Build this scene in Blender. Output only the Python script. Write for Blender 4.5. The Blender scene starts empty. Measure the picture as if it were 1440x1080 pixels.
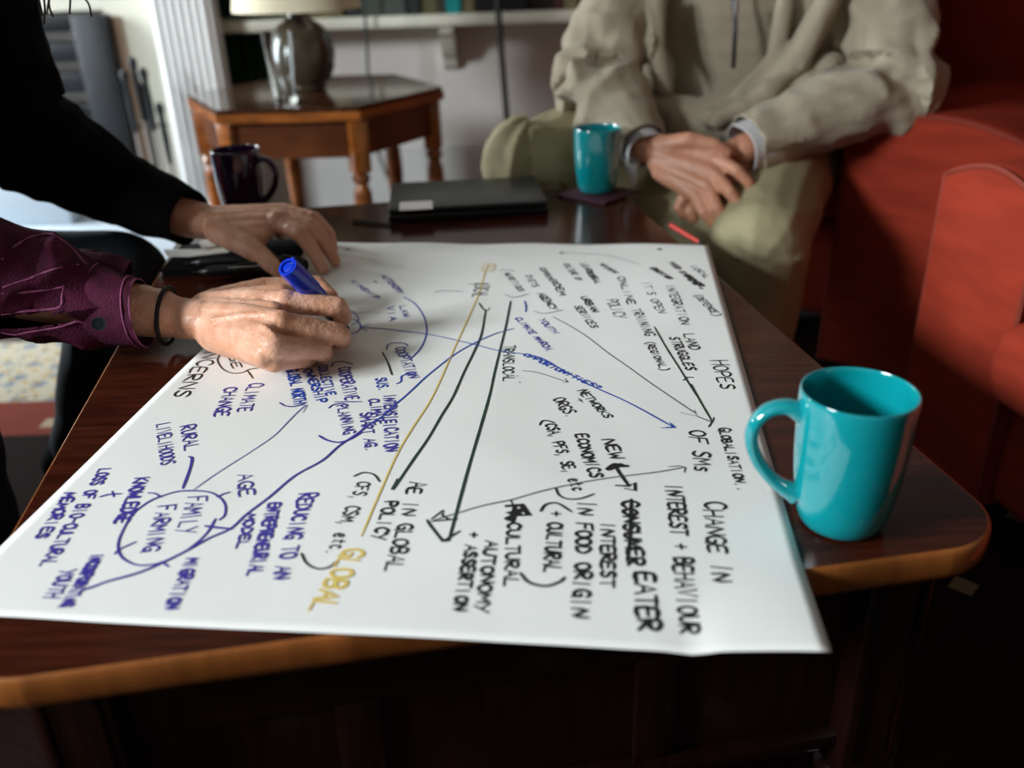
import bpy, bmesh, math, random
from mathutils import Vector, Matrix, noise
random.seed(7)
PI = math.pi
C = bpy.context.scene.collection
SC = bpy.context.scene

# ------------------------------------------------------------------ camera
F_PX, PITCH, ROLL, CAMZ = 1259.8, math.radians(26.07), math.radians(-1.89), 0.85
cp, sp = math.cos(PITCH), math.sin(PITCH)
FWD = Vector((0, cp, -sp)); UP0 = Vector((0, sp, cp)); RT0 = Vector((1, 0, 0))
cr, sr = math.cos(ROLL), math.sin(ROLL)
RT = cr*RT0 + sr*UP0; UP = -sr*RT0 + cr*UP0
CAM = Vector((0, 0, CAMZ))
cd = bpy.data.cameras.new('camera'); cam = bpy.data.objects.new('camera', cd); C.objects.link(cam)
cam.matrix_world = Matrix(((RT.x, UP.x, -FWD.x, 0), (RT.y, UP.y, -FWD.y, 0), (RT.z, UP.z, -FWD.z, CAMZ), (0, 0, 0, 1)))
cd.sensor_width = 36; cd.lens = 36*F_PX/1440; cd.clip_start = 0.02
cd.dof.use_dof = True; cd.dof.focus_distance = 0.87; cd.dof.aperture_fstop = 3.1; cd.dof.aperture_blades = 0
SC.camera = cam
SC.view_settings.view_transform = 'Standard'; SC.view_settings.look = 'None'
SC.view_settings.gamma = 1; SC.view_settings.use_curve_mapping = False
SC.view_settings.exposure = 0.0

# ------------------------------------------------------------------ world and daylight
w = bpy.data.worlds.new('world'); SC.world = w; w.use_nodes = True
w.node_tree.nodes['Background'].inputs[0].default_value = (0.75, 0.86, 1.0, 1)
w.node_tree.nodes['Background'].inputs[1].default_value = 0.25

def window_light(name, loc, size, aim, power, col):
    l = bpy.data.lights.new(name, 'AREA'); l.shape = 'RECTANGLE'; l.size, l.size_y = size
    l.energy = power; l.color = col
    o = bpy.data.objects.new(name, l); C.objects.link(o); o.location = loc
    d = (Vector(aim)-Vector(loc)).normalized()
    o.rotation_euler = d.to_track_quat('-Z', 'Y').to_euler()
    return o
# daylight coming in through the two windows of the left wall
window_light('daylight_near_window', (-2.66, -0.40, 1.74), (1.15, 0.55), (0.2, -0.40, 1.0), 185, (0.87, 0.95, 1.0))
window_light('daylight_far_window', (-2.66, 2.60, 1.15), (0.6, 1.1), (-0.6, 2.9, 0.2), 95, (0.86, 0.94, 1.0))

# ------------------------------------------------------------------ pixel helpers: a photo pixel to a point of the room
def ray(x, y): return FWD + RT*((x-720)/F_PX) - UP*((y-540)/F_PX)
def P(x, y, z=0.45):
    d = ray(x, y); return CAM + d*((z-CAMZ)/d.z)
def H(x, y, h): return P(x, y, 0.45+h)
def Q(x, y, Y):
    d = ray(x, y); return CAM + d*(Y/d.y)

# ------------------------------------------------------------------ materials
def mat(name, col, rough=0.6, var=0.0, vscale=20, bump=0.0, bscale=60, spec=0.5, metal=0, coat=0, sheen=0, trans=0, stretch=None, col2=None, sss=0, ior=1.45):
    m = bpy.data.materials.new(name); m.use_nodes = True
    nt = m.node_tree; b = nt.nodes['Principled BSDF']
    b.inputs['Base Color'].default_value = (*col, 1); b.inputs['Roughness'].default_value = rough
    b.inputs['Specular IOR Level'].default_value = spec; b.inputs['Metallic'].default_value = metal
    b.inputs['Coat Weight'].default_value = coat; b.inputs['Coat Roughness'].default_value = 0.06
    b.inputs['Sheen Weight'].default_value = sheen; b.inputs['Sheen Roughness'].default_value = 0.4
    b.inputs['Transmission Weight'].default_value = trans; b.inputs['IOR'].default_value = ior
    if sss:
        b.inputs['Subsurface Weight'].default_value = sss; b.inputs['Subsurface Radius'].default_value = (0.010, 0.004, 0.002)
        b.inputs['Subsurface Scale'].default_value = 1.0
    tc = nt.nodes.new('ShaderNodeTexCoord'); mp = nt.nodes.new('ShaderNodeMapping')
    nt.links.new(tc.outputs['Object'], mp.inputs[0])
    if stretch: mp.inputs['Scale'].default_value = stretch
    if var or col2:
        n = nt.nodes.new('ShaderNodeTexNoise'); n.inputs['Scale'].default_value = vscale; n.inputs['Detail'].default_value = 5
        nt.links.new(mp.outputs[0], n.inputs[0])
        r = nt.nodes.new('ShaderNodeValToRGB')
        c2 = col2 if col2 else tuple(min(1, c*(1+var)) for c in col)
        c1 = col if col2 else tuple(c*(1-var) for c in col)
        r.color_ramp.elements[0].position = 0.35; r.color_ramp.elements[1].position = 0.65
        r.color_ramp.elements[0].color = (*c1, 1); r.color_ramp.elements[1].color = (*c2, 1)
        nt.links.new(n.outputs[0], r.inputs[0]); nt.links.new(r.outputs[0], b.inputs['Base Color'])
    if bump:
        n = nt.nodes.new('ShaderNodeTexNoise'); n.inputs['Scale'].default_value = bscale; n.inputs['Detail'].default_value = 4
        nt.links.new(mp.outputs[0], n.inputs[0])
        bp = nt.nodes.new('ShaderNodeBump'); bp.inputs['Strength'].default_value = bump; bp.inputs['Distance'].default_value = 0.002
        nt.links.new(n.outputs[0], bp.inputs['Height']); nt.links.new(bp.outputs[0], b.inputs['Normal'])
    return m

M = {}
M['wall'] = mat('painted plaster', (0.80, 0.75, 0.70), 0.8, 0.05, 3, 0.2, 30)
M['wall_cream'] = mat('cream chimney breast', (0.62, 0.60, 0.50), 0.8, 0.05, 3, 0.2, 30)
M['white_paint'] = mat('white gloss paint', (0.88, 0.88, 0.86), 0.35, 0.03, 6)
M['shelf_paint'] = mat('cream shelf paint', (0.70, 0.67, 0.55), 0.4, 0.04, 6)
M['ceiling'] = mat('ceiling paint', (0.18, 0.165, 0.14), 0.9)
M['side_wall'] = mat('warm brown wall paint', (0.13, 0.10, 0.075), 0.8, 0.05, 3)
M['floor'] = mat('dark boards', (0.035, 0.02, 0.012), 0.4, 0.3, 6, 0.2, 40, stretch=(1, 12, 1))
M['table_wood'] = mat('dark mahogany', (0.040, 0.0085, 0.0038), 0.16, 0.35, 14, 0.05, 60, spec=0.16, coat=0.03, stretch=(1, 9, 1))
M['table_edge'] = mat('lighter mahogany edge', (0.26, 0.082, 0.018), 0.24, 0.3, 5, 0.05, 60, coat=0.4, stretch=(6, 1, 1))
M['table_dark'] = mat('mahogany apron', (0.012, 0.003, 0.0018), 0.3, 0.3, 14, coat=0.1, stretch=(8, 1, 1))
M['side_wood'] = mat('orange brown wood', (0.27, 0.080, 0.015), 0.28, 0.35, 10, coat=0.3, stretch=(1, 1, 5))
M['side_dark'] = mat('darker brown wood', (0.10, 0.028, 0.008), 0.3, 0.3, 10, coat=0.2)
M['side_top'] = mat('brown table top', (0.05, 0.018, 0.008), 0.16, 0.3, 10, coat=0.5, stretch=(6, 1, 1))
M['teal'] = mat('teal glaze', (0.003, 0.27, 0.30), 0.10, 0.03, 8, coat=1.0, ior=1.6)
M['purple'] = mat('dark purple glaze', (0.022, 0.006, 0.034), 0.1, coat=0.6)
M['coaster'] = mat('dark purple felt', (0.05, 0.012, 0.025), 0.7, 0.2, 60)
M['paper'] = mat('flipchart paper', (0.84, 0.83, 0.79), 0.55, 0.015, 5, 0.15, 12, spec=0.3)
M['ink_black'] = mat('black ink', (0.008, 0.008, 0.010), 0.5)
M['ink_blue'] = mat('violet blue ink', (0.045, 0.035, 0.30), 0.5)
M['ink_thin'] = mat('thin violet line', (0.13, 0.12, 0.36), 0.5)
M['ink_true'] = mat('blue ink', (0.015, 0.06, 0.40), 0.5)
M['ink_grey'] = mat('thin grey line', (0.10, 0.10, 0.11), 0.5)
M['ink_green'] = mat('green black ink', (0.008, 0.035, 0.025), 0.5)
M['ink_yellow'] = mat('yellow ink', (0.72, 0.52, 0.13), 0.5)
M['ink_pale'] = mat('pale yellow mark', (0.80, 0.70, 0.52), 0.5)
M['skin_w'] = mat('skin of the writer', (0.62, 0.29, 0.17), 0.40, 0, 34, 0.8, 140, sss=0.10, col2=(0.74, 0.41, 0.28))
M['skin_far_shaded'] = mat('shaded skin of far hand', (0.46, 0.22, 0.11), 0.42, 0, 28, 0.4, 140, sss=0.12, col2=(0.50, 0.27, 0.15))  # writer's skin darkened, shade of the far hand put into the colour; unused
M['skin_m'] = mat('skin of the man', (0.60, 0.27, 0.16), 0.42, 0, 24, 0.4, 120, sss=0.1, col2=(0.68, 0.33, 0.21))
M['hair'] = mat('dark hair', (0.010, 0.007, 0.006), 0.4)
M['black_cloth'] = mat('black cloth', (0.0025, 0.002, 0.0028), 0.95, 0.3, 30, spec=0.1)
M['jeans'] = mat('dark teal jeans', (0.008, 0.016, 0.022), 0.8, 0.2, 200)
M['maroon'] = mat('maroon denim', (0.038, 0.004, 0.014), 0.85, 0, 40, 0.6, 400, col2=(0.085, 0.010, 0.034), spec=0.2)
M['maroon_edge'] = mat('faded maroon seam', (0.26, 0.06, 0.15), 0.8, 0.4, 200)
M['button'] = mat('dark button', (0.015, 0.025, 0.03), 0.25)
M['band'] = mat('black elastic', (0.006, 0.006, 0.008), 0.7)
M['fleece'] = mat('beige fleece', (0.41, 0.345, 0.25), 0.95, 0.08, 12, 0.8, 350, sheen=0.2)
M['shirt'] = mat('white shirt', (0.62, 0.60, 0.60), 0.8)
M['khaki'] = mat('khaki cotton', (0.36, 0.315, 0.18), 0.85, 0.1, 8, 0.4, 300)
M['red'] = mat('red corduroy', (0.30, 0.034, 0.016), 0.9, 0.12, 9, 0.6, 260, spec=0.15, stretch=(1, 1, 6))
M['red_piping'] = mat('dark red piping', (0.22, 0.03, 0.015), 0.8)
M['laptop'] = mat('black laptop lid', (0.012, 0.014, 0.013), 0.35, 0.1, 20)
M['white_label'] = mat('pinkish white sticker', (0.75, 0.68, 0.66), 0.5, 0.1, 300)
M['black_plastic'] = mat('black plastic', (0.006, 0.006, 0.007), 0.35)
M['pale_print'] = mat('pale print', (0.42, 0.42, 0.40), 0.5)
M['cap_blue'] = mat('blue cap plastic', (0.004, 0.035, 0.50), 0.22, coat=0.3)
M['card'] = mat('pale card', (0.80, 0.78, 0.70), 0.6, 0.08, 30)
M['lamp_ceramic'] = mat('brown lamp glaze', (0.055, 0.040, 0.025), 0.25, 0.2, 14, coat=0.4)
M['shade'] = mat('cream lamp shade', (0.74, 0.66, 0.47), 0.8, 0.04, 10, trans=0)
M['glass'] = mat('clear glass', (0.95, 0.98, 0.98), 0.02, trans=1.0, ior=1.46)
M['iron'] = mat('black cast iron', (0.007, 0.009, 0.012), 0.5, 0.2, 20, 0.3, 90)
M['iron_grey'] = mat('worn grey iron', (0.018, 0.021, 0.026), 0.45, 0.2, 20, 0.3, 90)
M['steel'] = mat('steel rods', (0.45, 0.40, 0.38), 0.35, metal=0.5)
M['hearth'] = mat('pale blue hearth stone', (0.55, 0.62, 0.68), 0.45, 0.05, 4)
M['brown_slip'] = mat('brown stone slip', (0.20, 0.12, 0.075), 0.6, 0.2, 9)
M['green'] = mat('dark green curtain', (0.006, 0.035, 0.014), 0.9, 0.2, 20)
M['cable'] = mat('black cable', (0.012, 0.018, 0.016), 0.5)
M['red_stick'] = mat('red plastic', (0.45, 0.03, 0.02), 0.4)

# ------------------------------------------------------------------ object helpers
def empty(name, loc, label=None, cat=None, group=None, rz=0):
    o = bpy.data.objects.new(name, None); C.objects.link(o); o.location = loc; o.rotation_euler = (0, 0, rz)
    o.empty_display_size = 0.05
    tag(o, label, cat, group); return o
def tag(o, label=None, cat=None, group=None, kind=None):
    if label: o['label'] = label
    if cat: o['category'] = cat
    if group: o['group'] = group
    if kind: o['kind'] = kind
    return o
def root_loc(o):
    v = Vector((0, 0, 0))
    while o is not None: v += Vector(o.location); o = o.parent
    return v
def obj(name, src, m, parent=None, smooth=True, world=True, loc=None):
    """src is a bmesh or a mesh whose vertices are in room coordinates (world) or local ones"""
    if isinstance(src, bmesh.types.BMesh):
        me = bpy.data.meshes.new(name); bmesh.ops.recalc_face_normals(src, faces=src.faces[:]); src.to_mesh(me); src.free()
    else: me = src; me.name = name
    off = root_loc(parent) if parent is not None else Vector(loc or (0, 0, 0))
    if world and off.length > 0: me.transform(Matrix.Translation(-off))
    me.materials.clear(); me.materials.append(m)
    if smooth:
        me.polygons.foreach_set('use_smooth', [True]*len(me.polygons))
        try: me.set_sharp_from_angle(angle=math.radians(40))
        except Exception: pass
    o = bpy.data.objects.new(name, me); C.objects.link(o)
    if parent is not None: o.parent = parent
    elif loc: o.location = loc
    return o
def struct(name, bm, m, **k):
    return tag(obj(name, bm, m, **k), kind='structure')

def bx(bm, lo, hi, bev=0.0, T=None, seg=2):
    vs = [bm.verts.new((x, y, z)) for x in (lo[0], hi[0]) for y in (lo[1], hi[1]) for z in (lo[2], hi[2])]
    fs = [bm.faces.new([vs[i] for i in f]) for f in ((0, 1, 3, 2), (4, 6, 7, 5), (0, 4, 5, 1), (2, 3, 7, 6), (0, 2, 6, 4), (1, 5, 7, 3))]
    if bev > 0:
        es = list({e for f in fs for e in f.edges})
        r = bmesh.ops.bevel(bm, geom=es, offset=bev, segments=seg, affect='EDGES', profile=0.5)
        vs = list({v for f in r['faces'] for v in f.verts} | {v for v in vs if v.is_valid})
    if T is not None:
        bmesh.ops.transform(bm, matrix=T, verts=vs)
    return vs
def box(lo, hi, bev=0.0, T=None, seg=2):
    bm = bmesh.new(); bx(bm, lo, hi, bev, T, seg); return bm
def frame(d):
    d = d.normalized(); a = Vector((0, 0, 1)) if abs(d.z) < 0.9 else Vector((1, 0, 0))
    s = d.cross(a).normalized(); return s, d.cross(s).normalized()
def tube(bm, pts, r, n=10, closed=False, flat=None):
    """swept tube along pts; r a number or list"""
    pts = [Vector(p) for p in pts]; N = len(pts); rings = []
    s = None
    for i, p in enumerate(pts):
        if closed: d = pts[(i+1) % N]-pts[i-1]
        else: d = pts[min(i+1, N-1)]-pts[max(i-1, 0)]
        d.normalize()
        if s is None: s, t = frame(d)
        else:
            s = (s-d*s.dot(d)).normalized(); t = d.cross(s)
        t = d.cross(s)
        rr = r[i] if isinstance(r, (list, tuple)) else r
        rings.append([bm.verts.new(p+s*math.cos(2*PI*k/n)*rr+t*math.sin(2*PI*k/n)*rr) for k in range(n)])
    for i in range(N-1 if not closed else N):
        a, b = rings[i], rings[(i+1) % N]
        for k in range(n): bm.faces.new((a[k], a[(k+1) % n], b[(k+1) % n], b[k]))
    if not closed:
        bm.faces.new(rings[0][::-1]); bm.faces.new(rings[-1])
def lathe(bm, prof, n=32, T=None):
    """prof: list of (r, z); rings about z"""
    vs = []; rings = []
    for r, z in prof:
        if r < 1e-6: v = bm.verts.new((0, 0, z)); rings.append([v]); vs.append(v)
        else:
            ring = [bm.verts.new((r*math.cos(2*PI*k/n), r*math.sin(2*PI*k/n), z)) for k in range(n)]
            rings.append(ring); vs += ring
    for a, b in zip(rings[:-1], rings[1:]):
        if len(a) == 1 and len(b) == 1: continue
        for k in range(n):
            k2 = (k+1) % n
            if len(a) == 1: bm.faces.new((a[0], b[k], b[k2]))
            elif len(b) == 1: bm.faces.new((a[k], b[0], a[k2]))
            else: bm.faces.new((a[k], b[k], b[k2], a[k2]))
    if T is not None: bmesh.ops.transform(bm, matrix=T, verts=vs)
    return vs
def prism(bm, poly, z0, z1, T=None):
    a = [bm.verts.new((x, y, z0)) for x, y in poly]; b = [bm.verts.new((x, y, z1)) for x, y in poly]
    n = len(poly); bm.faces.new(a[::-1]); bm.faces.new(b)
    for k in range(n): bm.faces.new((a[k], a[(k+1) % n], b[(k+1) % n], b[k]))
    if T is not None: bmesh.ops.transform(bm, matrix=T, verts=a+b)
def curve_pts(pts, sub=6):
    """Catmull-Rom through pts"""
    pts = [Vector(p) for p in pts]
    if len(pts) < 3: return pts
    e = [pts[0]*2-pts[1]]+pts+[pts[-1]*2-pts[-2]]; out = []
    for i in range(1, len(e)-2):
        for k in range(sub):
            t = k/sub; p0, p1, p2, p3 = e[i-1:i+3]
            out.append(0.5*((2*p1)+(p2-p0)*t+(2*p0-5*p1+4*p2-p3)*t*t+(3*p1-p0-3*p2+p3)*t**3))
    out.append(pts[-1]); return out

# organic surfaces: tapered capsules and ellipsoids, voxel-joined into one continuous mesh
def cap(bm, p0, r0, p1, r1, n=14, flat=None):
    p0, p1 = Vector(p0), Vector(p1); d = p1-p0; L = d.length
    d = d/L if L > 1e-7 else Vector((0, 0, 1)); s, t = frame(d)
    if flat is not None:
        fn, fs = Vector(flat[0]), flat[1]
        fn = (fn-d*fn.dot(d)).normalized(); s = fn; t = d.cross(s)
    else: fs = 1.0
    rings = []; K = 4
    prof = [(-r0*math.cos(a), r0*math.sin(a)) for a in [k*PI/2/K for k in range(1, K+1)]]
    prof += [(L+r1*math.sin(a), r1*math.cos(a)) for a in [k*PI/2/K for k in range(0, K)]]
    for z, r in prof:
        rings.append([bm.verts.new(p0+d*z+s*(math.cos(2*PI*k/n)*r*fs)+t*(math.sin(2*PI*k/n)*r)) for k in range(n)])
    v0 = bm.verts.new(p0-d*r0); v1 = bm.verts.new(p0+d*(L+r1))
    for a, b in zip(rings[:-1], rings[1:]):
        for k in range(n): bm.faces.new((a[k], a[(k+1) % n], b[(k+1) % n], b[k]))
    for k in range(n):
        bm.faces.new((v0, rings[0][(k+1) % n], rings[0][k])); bm.faces.new((v1, rings[-1][k], rings[-1][(k+1) % n]))
def chain(bm, pts, n=14, flat=None):
    """pts: (point, radius)"""
    for (a, ra), (b, rb) in zip(pts[:-1], pts[1:]): cap(bm, a, ra, b, rb, n, flat)
def ell(bm, c, r, R=None):
    g = bmesh.ops.create_icosphere(bm, subdivisions=3, radius=1.0)
    Mx = Matrix.Translation(Vector(c)) @ (R.to_4x4() if R is not None else Matrix.Identity(4)) @ Matrix.Diagonal((r[0], r[1], r[2], 1))
    bmesh.ops.transform(bm, matrix=Mx, verts=g['verts'])
def organic(bm, voxel=0.003, smooth=6, disp=None, fac=0.5):
    bmesh.ops.recalc_face_normals(bm, faces=bm.faces[:])
    me = bpy.data.meshes.new('tmp'); bm.to_mesh(me); bm.free()
    o = bpy.data.objects.new('tmp', me); C.objects.link(o)
    m = o.modifiers.new('r', 'REMESH'); m.mode = 'VOXEL'; m.voxel_size = voxel
    s = o.modifiers.new('s', 'SMOOTH'); s.factor = fac; s.iterations = smooth
    bpy.context.view_layer.update()
    dg = bpy.context.evaluated_depsgraph_get()
    out = bpy.data.meshes.new_from_object(o.evaluated_get(dg))
    bpy.data.objects.remove(o); bpy.data.meshes.remove(me)
    if disp:
        nr = [v.normal.copy() for v in out.vertices]; co = [v.co.copy() for v in out.vertices]
        for v, c0, n0 in zip(out.vertices, co, nr): v.co = c0+n0*disp(c0, n0)
    return out
def folds(path, amp, freq, seed=0.0, bend=None, twist=0.75):
    """cross-wise creases of a sleeve or trouser leg that follows path"""
    path = [Vector(p) for p in path]
    cum = [0]
    for a, b in zip(path[:-1], path[1:]): cum.append(cum[-1]+(b-a).length)
    def f(c, n):
        best = 1e9; t = 0; ax = None
        for i, (a, b) in enumerate(zip(path[:-1], path[1:])):
            d = b-a; L = d.length; d = d/L; k = max(0, min(L, (c-a).dot(d))); q = a+d*k; e = (c-q).length
            if e < best: best = e; t = cum[i]+k; ax = (d, q)
        s, u = frame(ax[0]); r = c-ax[1]; ang = math.atan2(r.dot(u), r.dot(s))
        v = noise.noise(Vector((t*freq+seed+0.6*math.sin(ang), math.cos(ang)*twist, math.sin(ang)*twist+seed)))
        v2 = noise.noise(Vector((t*freq*2.1+seed*3+math.cos(ang), math.cos(ang)*twist*1.7, math.sin(ang)*twist*1.7)))
        a = amp
        if bend: a = amp*(0.45+1.3*math.exp(-((t-cum[bend])/0.09)**2))
        return a*((1-abs(v)*3.2)*0.8+v2*0.35)
    return f

# ================================================================== THE ROOM
struct('floor', box((-2.6, -2.2, -0.08), (2.6, 3.3, 0)), M['floor'], smooth=False)
struct('ceiling', box((-2.6, -2.2, 2.5), (2.6, 3.3, 2.58)), M['ceiling'], smooth=False)
struct('wall_back', box((-2.7, 3.25, 0), (2.7, 3.35, 2.5)), M['wall'], smooth=False)
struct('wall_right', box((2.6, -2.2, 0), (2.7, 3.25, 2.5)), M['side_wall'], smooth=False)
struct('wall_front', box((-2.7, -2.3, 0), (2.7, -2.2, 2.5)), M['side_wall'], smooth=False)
# left wall with two window openings
def wall_with_holes(name, holes):
    bm = bmesh.new(); ys = sorted({-2.2, 3.25} | {h[0] for h in holes} | {h[1] for h in holes})
    for a, b in zip(ys[:-1], ys[1:]):
        h = next((h for h in holes if h[0] <= a and b <= h[1]), None)
        if h is None: bx(bm, (-2.7, a, 0), (-2.6, b, 2.5))
        else:
            bx(bm, (-2.7, a, 0), (-2.6, b, h[2])); bx(bm, (-2.7, a, h[3]), (-2.6, b, 2.5))
    return struct(name, bm, M['side_wall'], smooth=False)
holes = [(-1.05, 0.25, 1.38, 2.12), (2.25, 2.95, 0.55, 1.75)]
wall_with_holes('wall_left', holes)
for i, h in enumerate(holes):
    e = empty('window_%d' % (i+1), (-2.65, (h[0]+h[1])/2, h[2])); e['kind'] = 'structure'
    bm = bmesh.new()
    for a, b in (((h[0], h[2]), (h[0]+0.05, h[3])), ((h[1]-0.05, h[2]), (h[1], h[3])), ((h[0], h[2]), (h[1], h[2]+0.05)), ((h[0], h[3]-0.05), (h[1], h[3])), (((h[0]+h[1])/2-0.02, h[2]), ((h[0]+h[1])/2+0.02, h[3]))):
        bx(bm, (-2.64, a[0], a[1]), (-2.60, b[0], b[1]), 0.004)
    obj('window_frame', bm, M['white_paint'], e, smooth=False)
    obj('window_sill', box((-2.62, h[0]-0.05, h[2]-0.03), (-2.45, h[1]+0.05, h[2]), 0.006), M['white_paint'], e, smooth=False)
# tall skirting board of the alcove
bm = bmesh.new(); bx(bm, (-1.02, 3.228, 0), (2.6, 3.25, 0.20), 0.003); bx(bm, (-1.02, 3.233, 0.20), (2.6, 3.25, 0.225), 0.006)
struct('baseboard_back', bm, M['white_paint'], smooth=False)
# chimney breast with a recess for the fire
bm = bmesh.new()
bx(bm, (-1.22, 3.0, 0), (-1.035, 3.25, 2.5)); bx(bm, (-2.2, 3.0, 0), (-1.95, 3.25, 2.5)); bx(bm, (-1.95, 3.0, 0.71), (-1.22, 3.25, 2.5))
struct('wall_chimney', bm, M['wall_cream'], smooth=False)

# ------------------------------------------------------------------ rug
def rug_material():
    m = bpy.data.materials.new('patterned rug'); m.use_nodes = True; nt = m.node_tree; N = nt.nodes; L = nt.links
    b = N['Principled BSDF']; b.inputs['Roughness'].default_value = 0.95; b.inputs['Specular IOR Level'].default_value = 0.1
    tc = N.new('ShaderNodeTexCoord'); sx = N.new('ShaderNodeSeparateXYZ'); L.new(tc.outputs['Object'], sx.inputs[0])
    def mth(op, a, bb=None, c=None):
        n = N.new('ShaderNodeMath'); n.operation = op
        for i, v in enumerate((a, bb, c)):
            if v is None: continue
            if isinstance(v, (int, float)): n.inputs[i].default_value = v
            else: L.new(v, n.inputs[i])
        return n.outputs[0]
    def mix(f, a, c):
        n = N.new('ShaderNodeMix'); n.data_type = 'RGBA'; L.new(f, n.inputs[0])
        for i, v in ((6, a), (7, c)):
            if isinstance(v, tuple): n.inputs[i].default_value = (*v, 1)
            else: L.new(v, n.inputs[i])
        return n.outputs[2]
    def vor(scale, th, feature='F1'):
        v = N.new('ShaderNodeTexVoronoi'); v.inputs['Scale'].default_value = scale; v.inputs['Randomness'].default_value = 0.5
        L.new(tc.outputs['Object'], v.inputs[0]); return mth('LESS_THAN', v.outputs['Distance'], th)
    field = mix(vor(17, 0.30), (0.46, 0.42, 0.32), (0.22, 0.25, 0.28))
    field = mix(vor(31, 0.26), field, (0.42, 0.29, 0.12))
    field = mix(vor(43, 0.24), field, (0.07, 0.10, 0.16))
    x, y = sx.outputs[0], sx.outputs[1]
    # outer ground: dark brown with rows of small beige squares
    fx = mth('FRACT', mth('MULTIPLY', mth('ADD', x, y), 3.05)); fy = mth('FRACT', mth('MULTIPLY', mth('SUBTRACT', y, x), 3.05))
    sq = mth('MULTIPLY', mth('LESS_THAN', mth('ABSOLUTE', mth('SUBTRACT', fx, 0.5)), 0.07), mth('LESS_THAN', mth('ABSOLUTE', mth('SUBTRACT', fy, 0.5)), 0.07))
    outer = mix(sq, (0.013, 0.005, 0.004), (0.22, 0.17, 0.10))
    # bands
    left = mth('LESS_THAN', x, 0.1); left2 = mth('LESS_THAN', x, 0.25)
    inner = mth('MULTIPLY', mth('GREATER_THAN', y, 0.53), left)
    red = mth('MULTIPLY', mth('GREATER_THAN', y, 0.38), left2)
    dash = mth('MULTIPLY', mth('LESS_THAN', mth('ABSOLUTE', mth('SUBTRACT', y, 0.43)), 0.018), mth('LESS_THAN', mth('FRACT', mth('MULTIPLY', x, 5.0)), 0.3))
    redc = mix(dash, (0.20, 0.045, 0.030), (0.45, 0.36, 0.26))
    c = mix(red, outer, redc); c = mix(inner, c, field)
    L.new(c, b.inputs['Base Color'])
    n = N.new('ShaderNodeTexNoise'); n.inputs['Scale'].default_value = 300; bp = N.new('ShaderNodeBump'); bp.inputs['Strength'].default_value = 0.6
    bp.inputs['Distance'].default_value = 0.003; L.new(n.outputs[0], bp.inputs['Height']); L.new(bp.outputs[0], b.inputs['Normal'])
    return m
rug = obj('rug', box((-2.3, -0.4, 0.0), (1.6, 2.04, 0.012), 0.004), rug_material(), loc=(-0.35, 1.175, 0), smooth=False)
tag(rug, 'patterned rug under the coffee table, cream and blue field with a red border', 'rug')

# ------------------------------------------------------------------ fireplace at the back left
hearth = empty('hearth', (-1.5, 2.75, 0), 'pale bluish stone hearth slab in front of the fireplace', 'hearth')
obj('slab', box((-2.25, 2.35, 0.0), (-0.90, 2.895, 0.10), 0.008), M['hearth'], hearth)
bm = bmesh.new(); bx(bm, (-2.2, 2.78, 0.10), (-1.37, 2.87, 0.245), 0.006)
obj('back_ledge', bm, M['hearth'], hearth)

grille = empty('fire_grille', (-1.6, 2.80, 0.2455), 'pale barred grille standing on the hearth at the left edge', 'grille')
for k in range(14):
    bm = bmesh.new(); bx(bm, (-1.88+k*0.034, 2.80, 0.2635), (-1.872+k*0.034, 2.812, 0.36), 0.002); obj('bar', bm, M['steel'], grille, smooth=False)
for z in (0.2455, 0.3605): obj('rail', box((-1.90, 2.795, z), (-1.42, 2.818, z+0.0175), 0.003), M['white_paint'], grille)

sur = empty('fireplace_surround', (-1.5, 2.95, 0), 'white fireplace surround with tall fluted pilaster', 'fireplace')
for name, x0, x1 in (('pilaster', -1.05, -0.865), ('pilaster', -2.28, -2.1)):
    bm = bmesh.new(); bx(bm, (x0, 2.92, 0.12), (x1, 2.998, 1.15))
    nf = 7; wd = (x1-x0-0.02)/nf
    for k in range(nf):     # raised reeds between the grooves
        a = x0+0.01+k*wd; bx(bm, (a+0.003, 2.905, 0.14), (a+wd-0.003, 2.921, 1.12), 0.005)
    bx(bm, (x0-0.008, 2.902, 0.0), (x1+0.008, 2.998, 0.12), 0.004)
    obj(name, bm, M['white_paint'], sur)
obj('frieze', box((-2.28, 2.92, 1.15), (-0.865, 2.998, 1.30), 0.004), M['white_paint'], sur)
obj('mantel_shelf', box((-2.35, 2.82, 1.30), (-0.80, 2.998, 1.34), 0.008), M['white_paint'], sur)

ins = empty('fireplace_insert', (-1.55, 2.95, 0.0), 'black cast iron fireplace insert with slatted hood', 'fireplace')
bm = bmesh.new()
bx(bm, (-1.30, 2.93, 0.002), (-1.20, 2.998, 0.70), 0.006); bx(bm, (-1.95, 2.93, 0.002), (-1.85, 2.998, 0.70), 0.006); bx(bm, (-1.85, 2.93, 0.655), (-1.30, 2.998, 0.70), 0.006)
obj('frame', bm, M['iron'], ins)
for z in (0.565, 0.475): obj('slat', box((-1.85, 2.945, z), (-1.30, 2.985, z+0.060), 0.008, Matrix.Identity(4)), M['iron_grey'], ins)
bm = bmesh.new()
arc = [(-1.575+0.275*math.cos(a), 0.36+0.10*math.sin(a)) for a in [PI*k/16 for k in range(17)]]
tube(bm, [(x, 2.955, z) for x, z in arc], 0.016, 8)
obj('arch', bm, M['iron_grey'], ins)
obj('fire_door', box((-1.85, 2.962, 0.002), (-1.30, 2.99, 0.44), 0.01), M['iron_grey'], ins)
obj('stone_slip', box((-1.197, 2.975, 0.002), (-1.172, 2.999, 0.69), 0.002), M['brown_slip'], ins)

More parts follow.
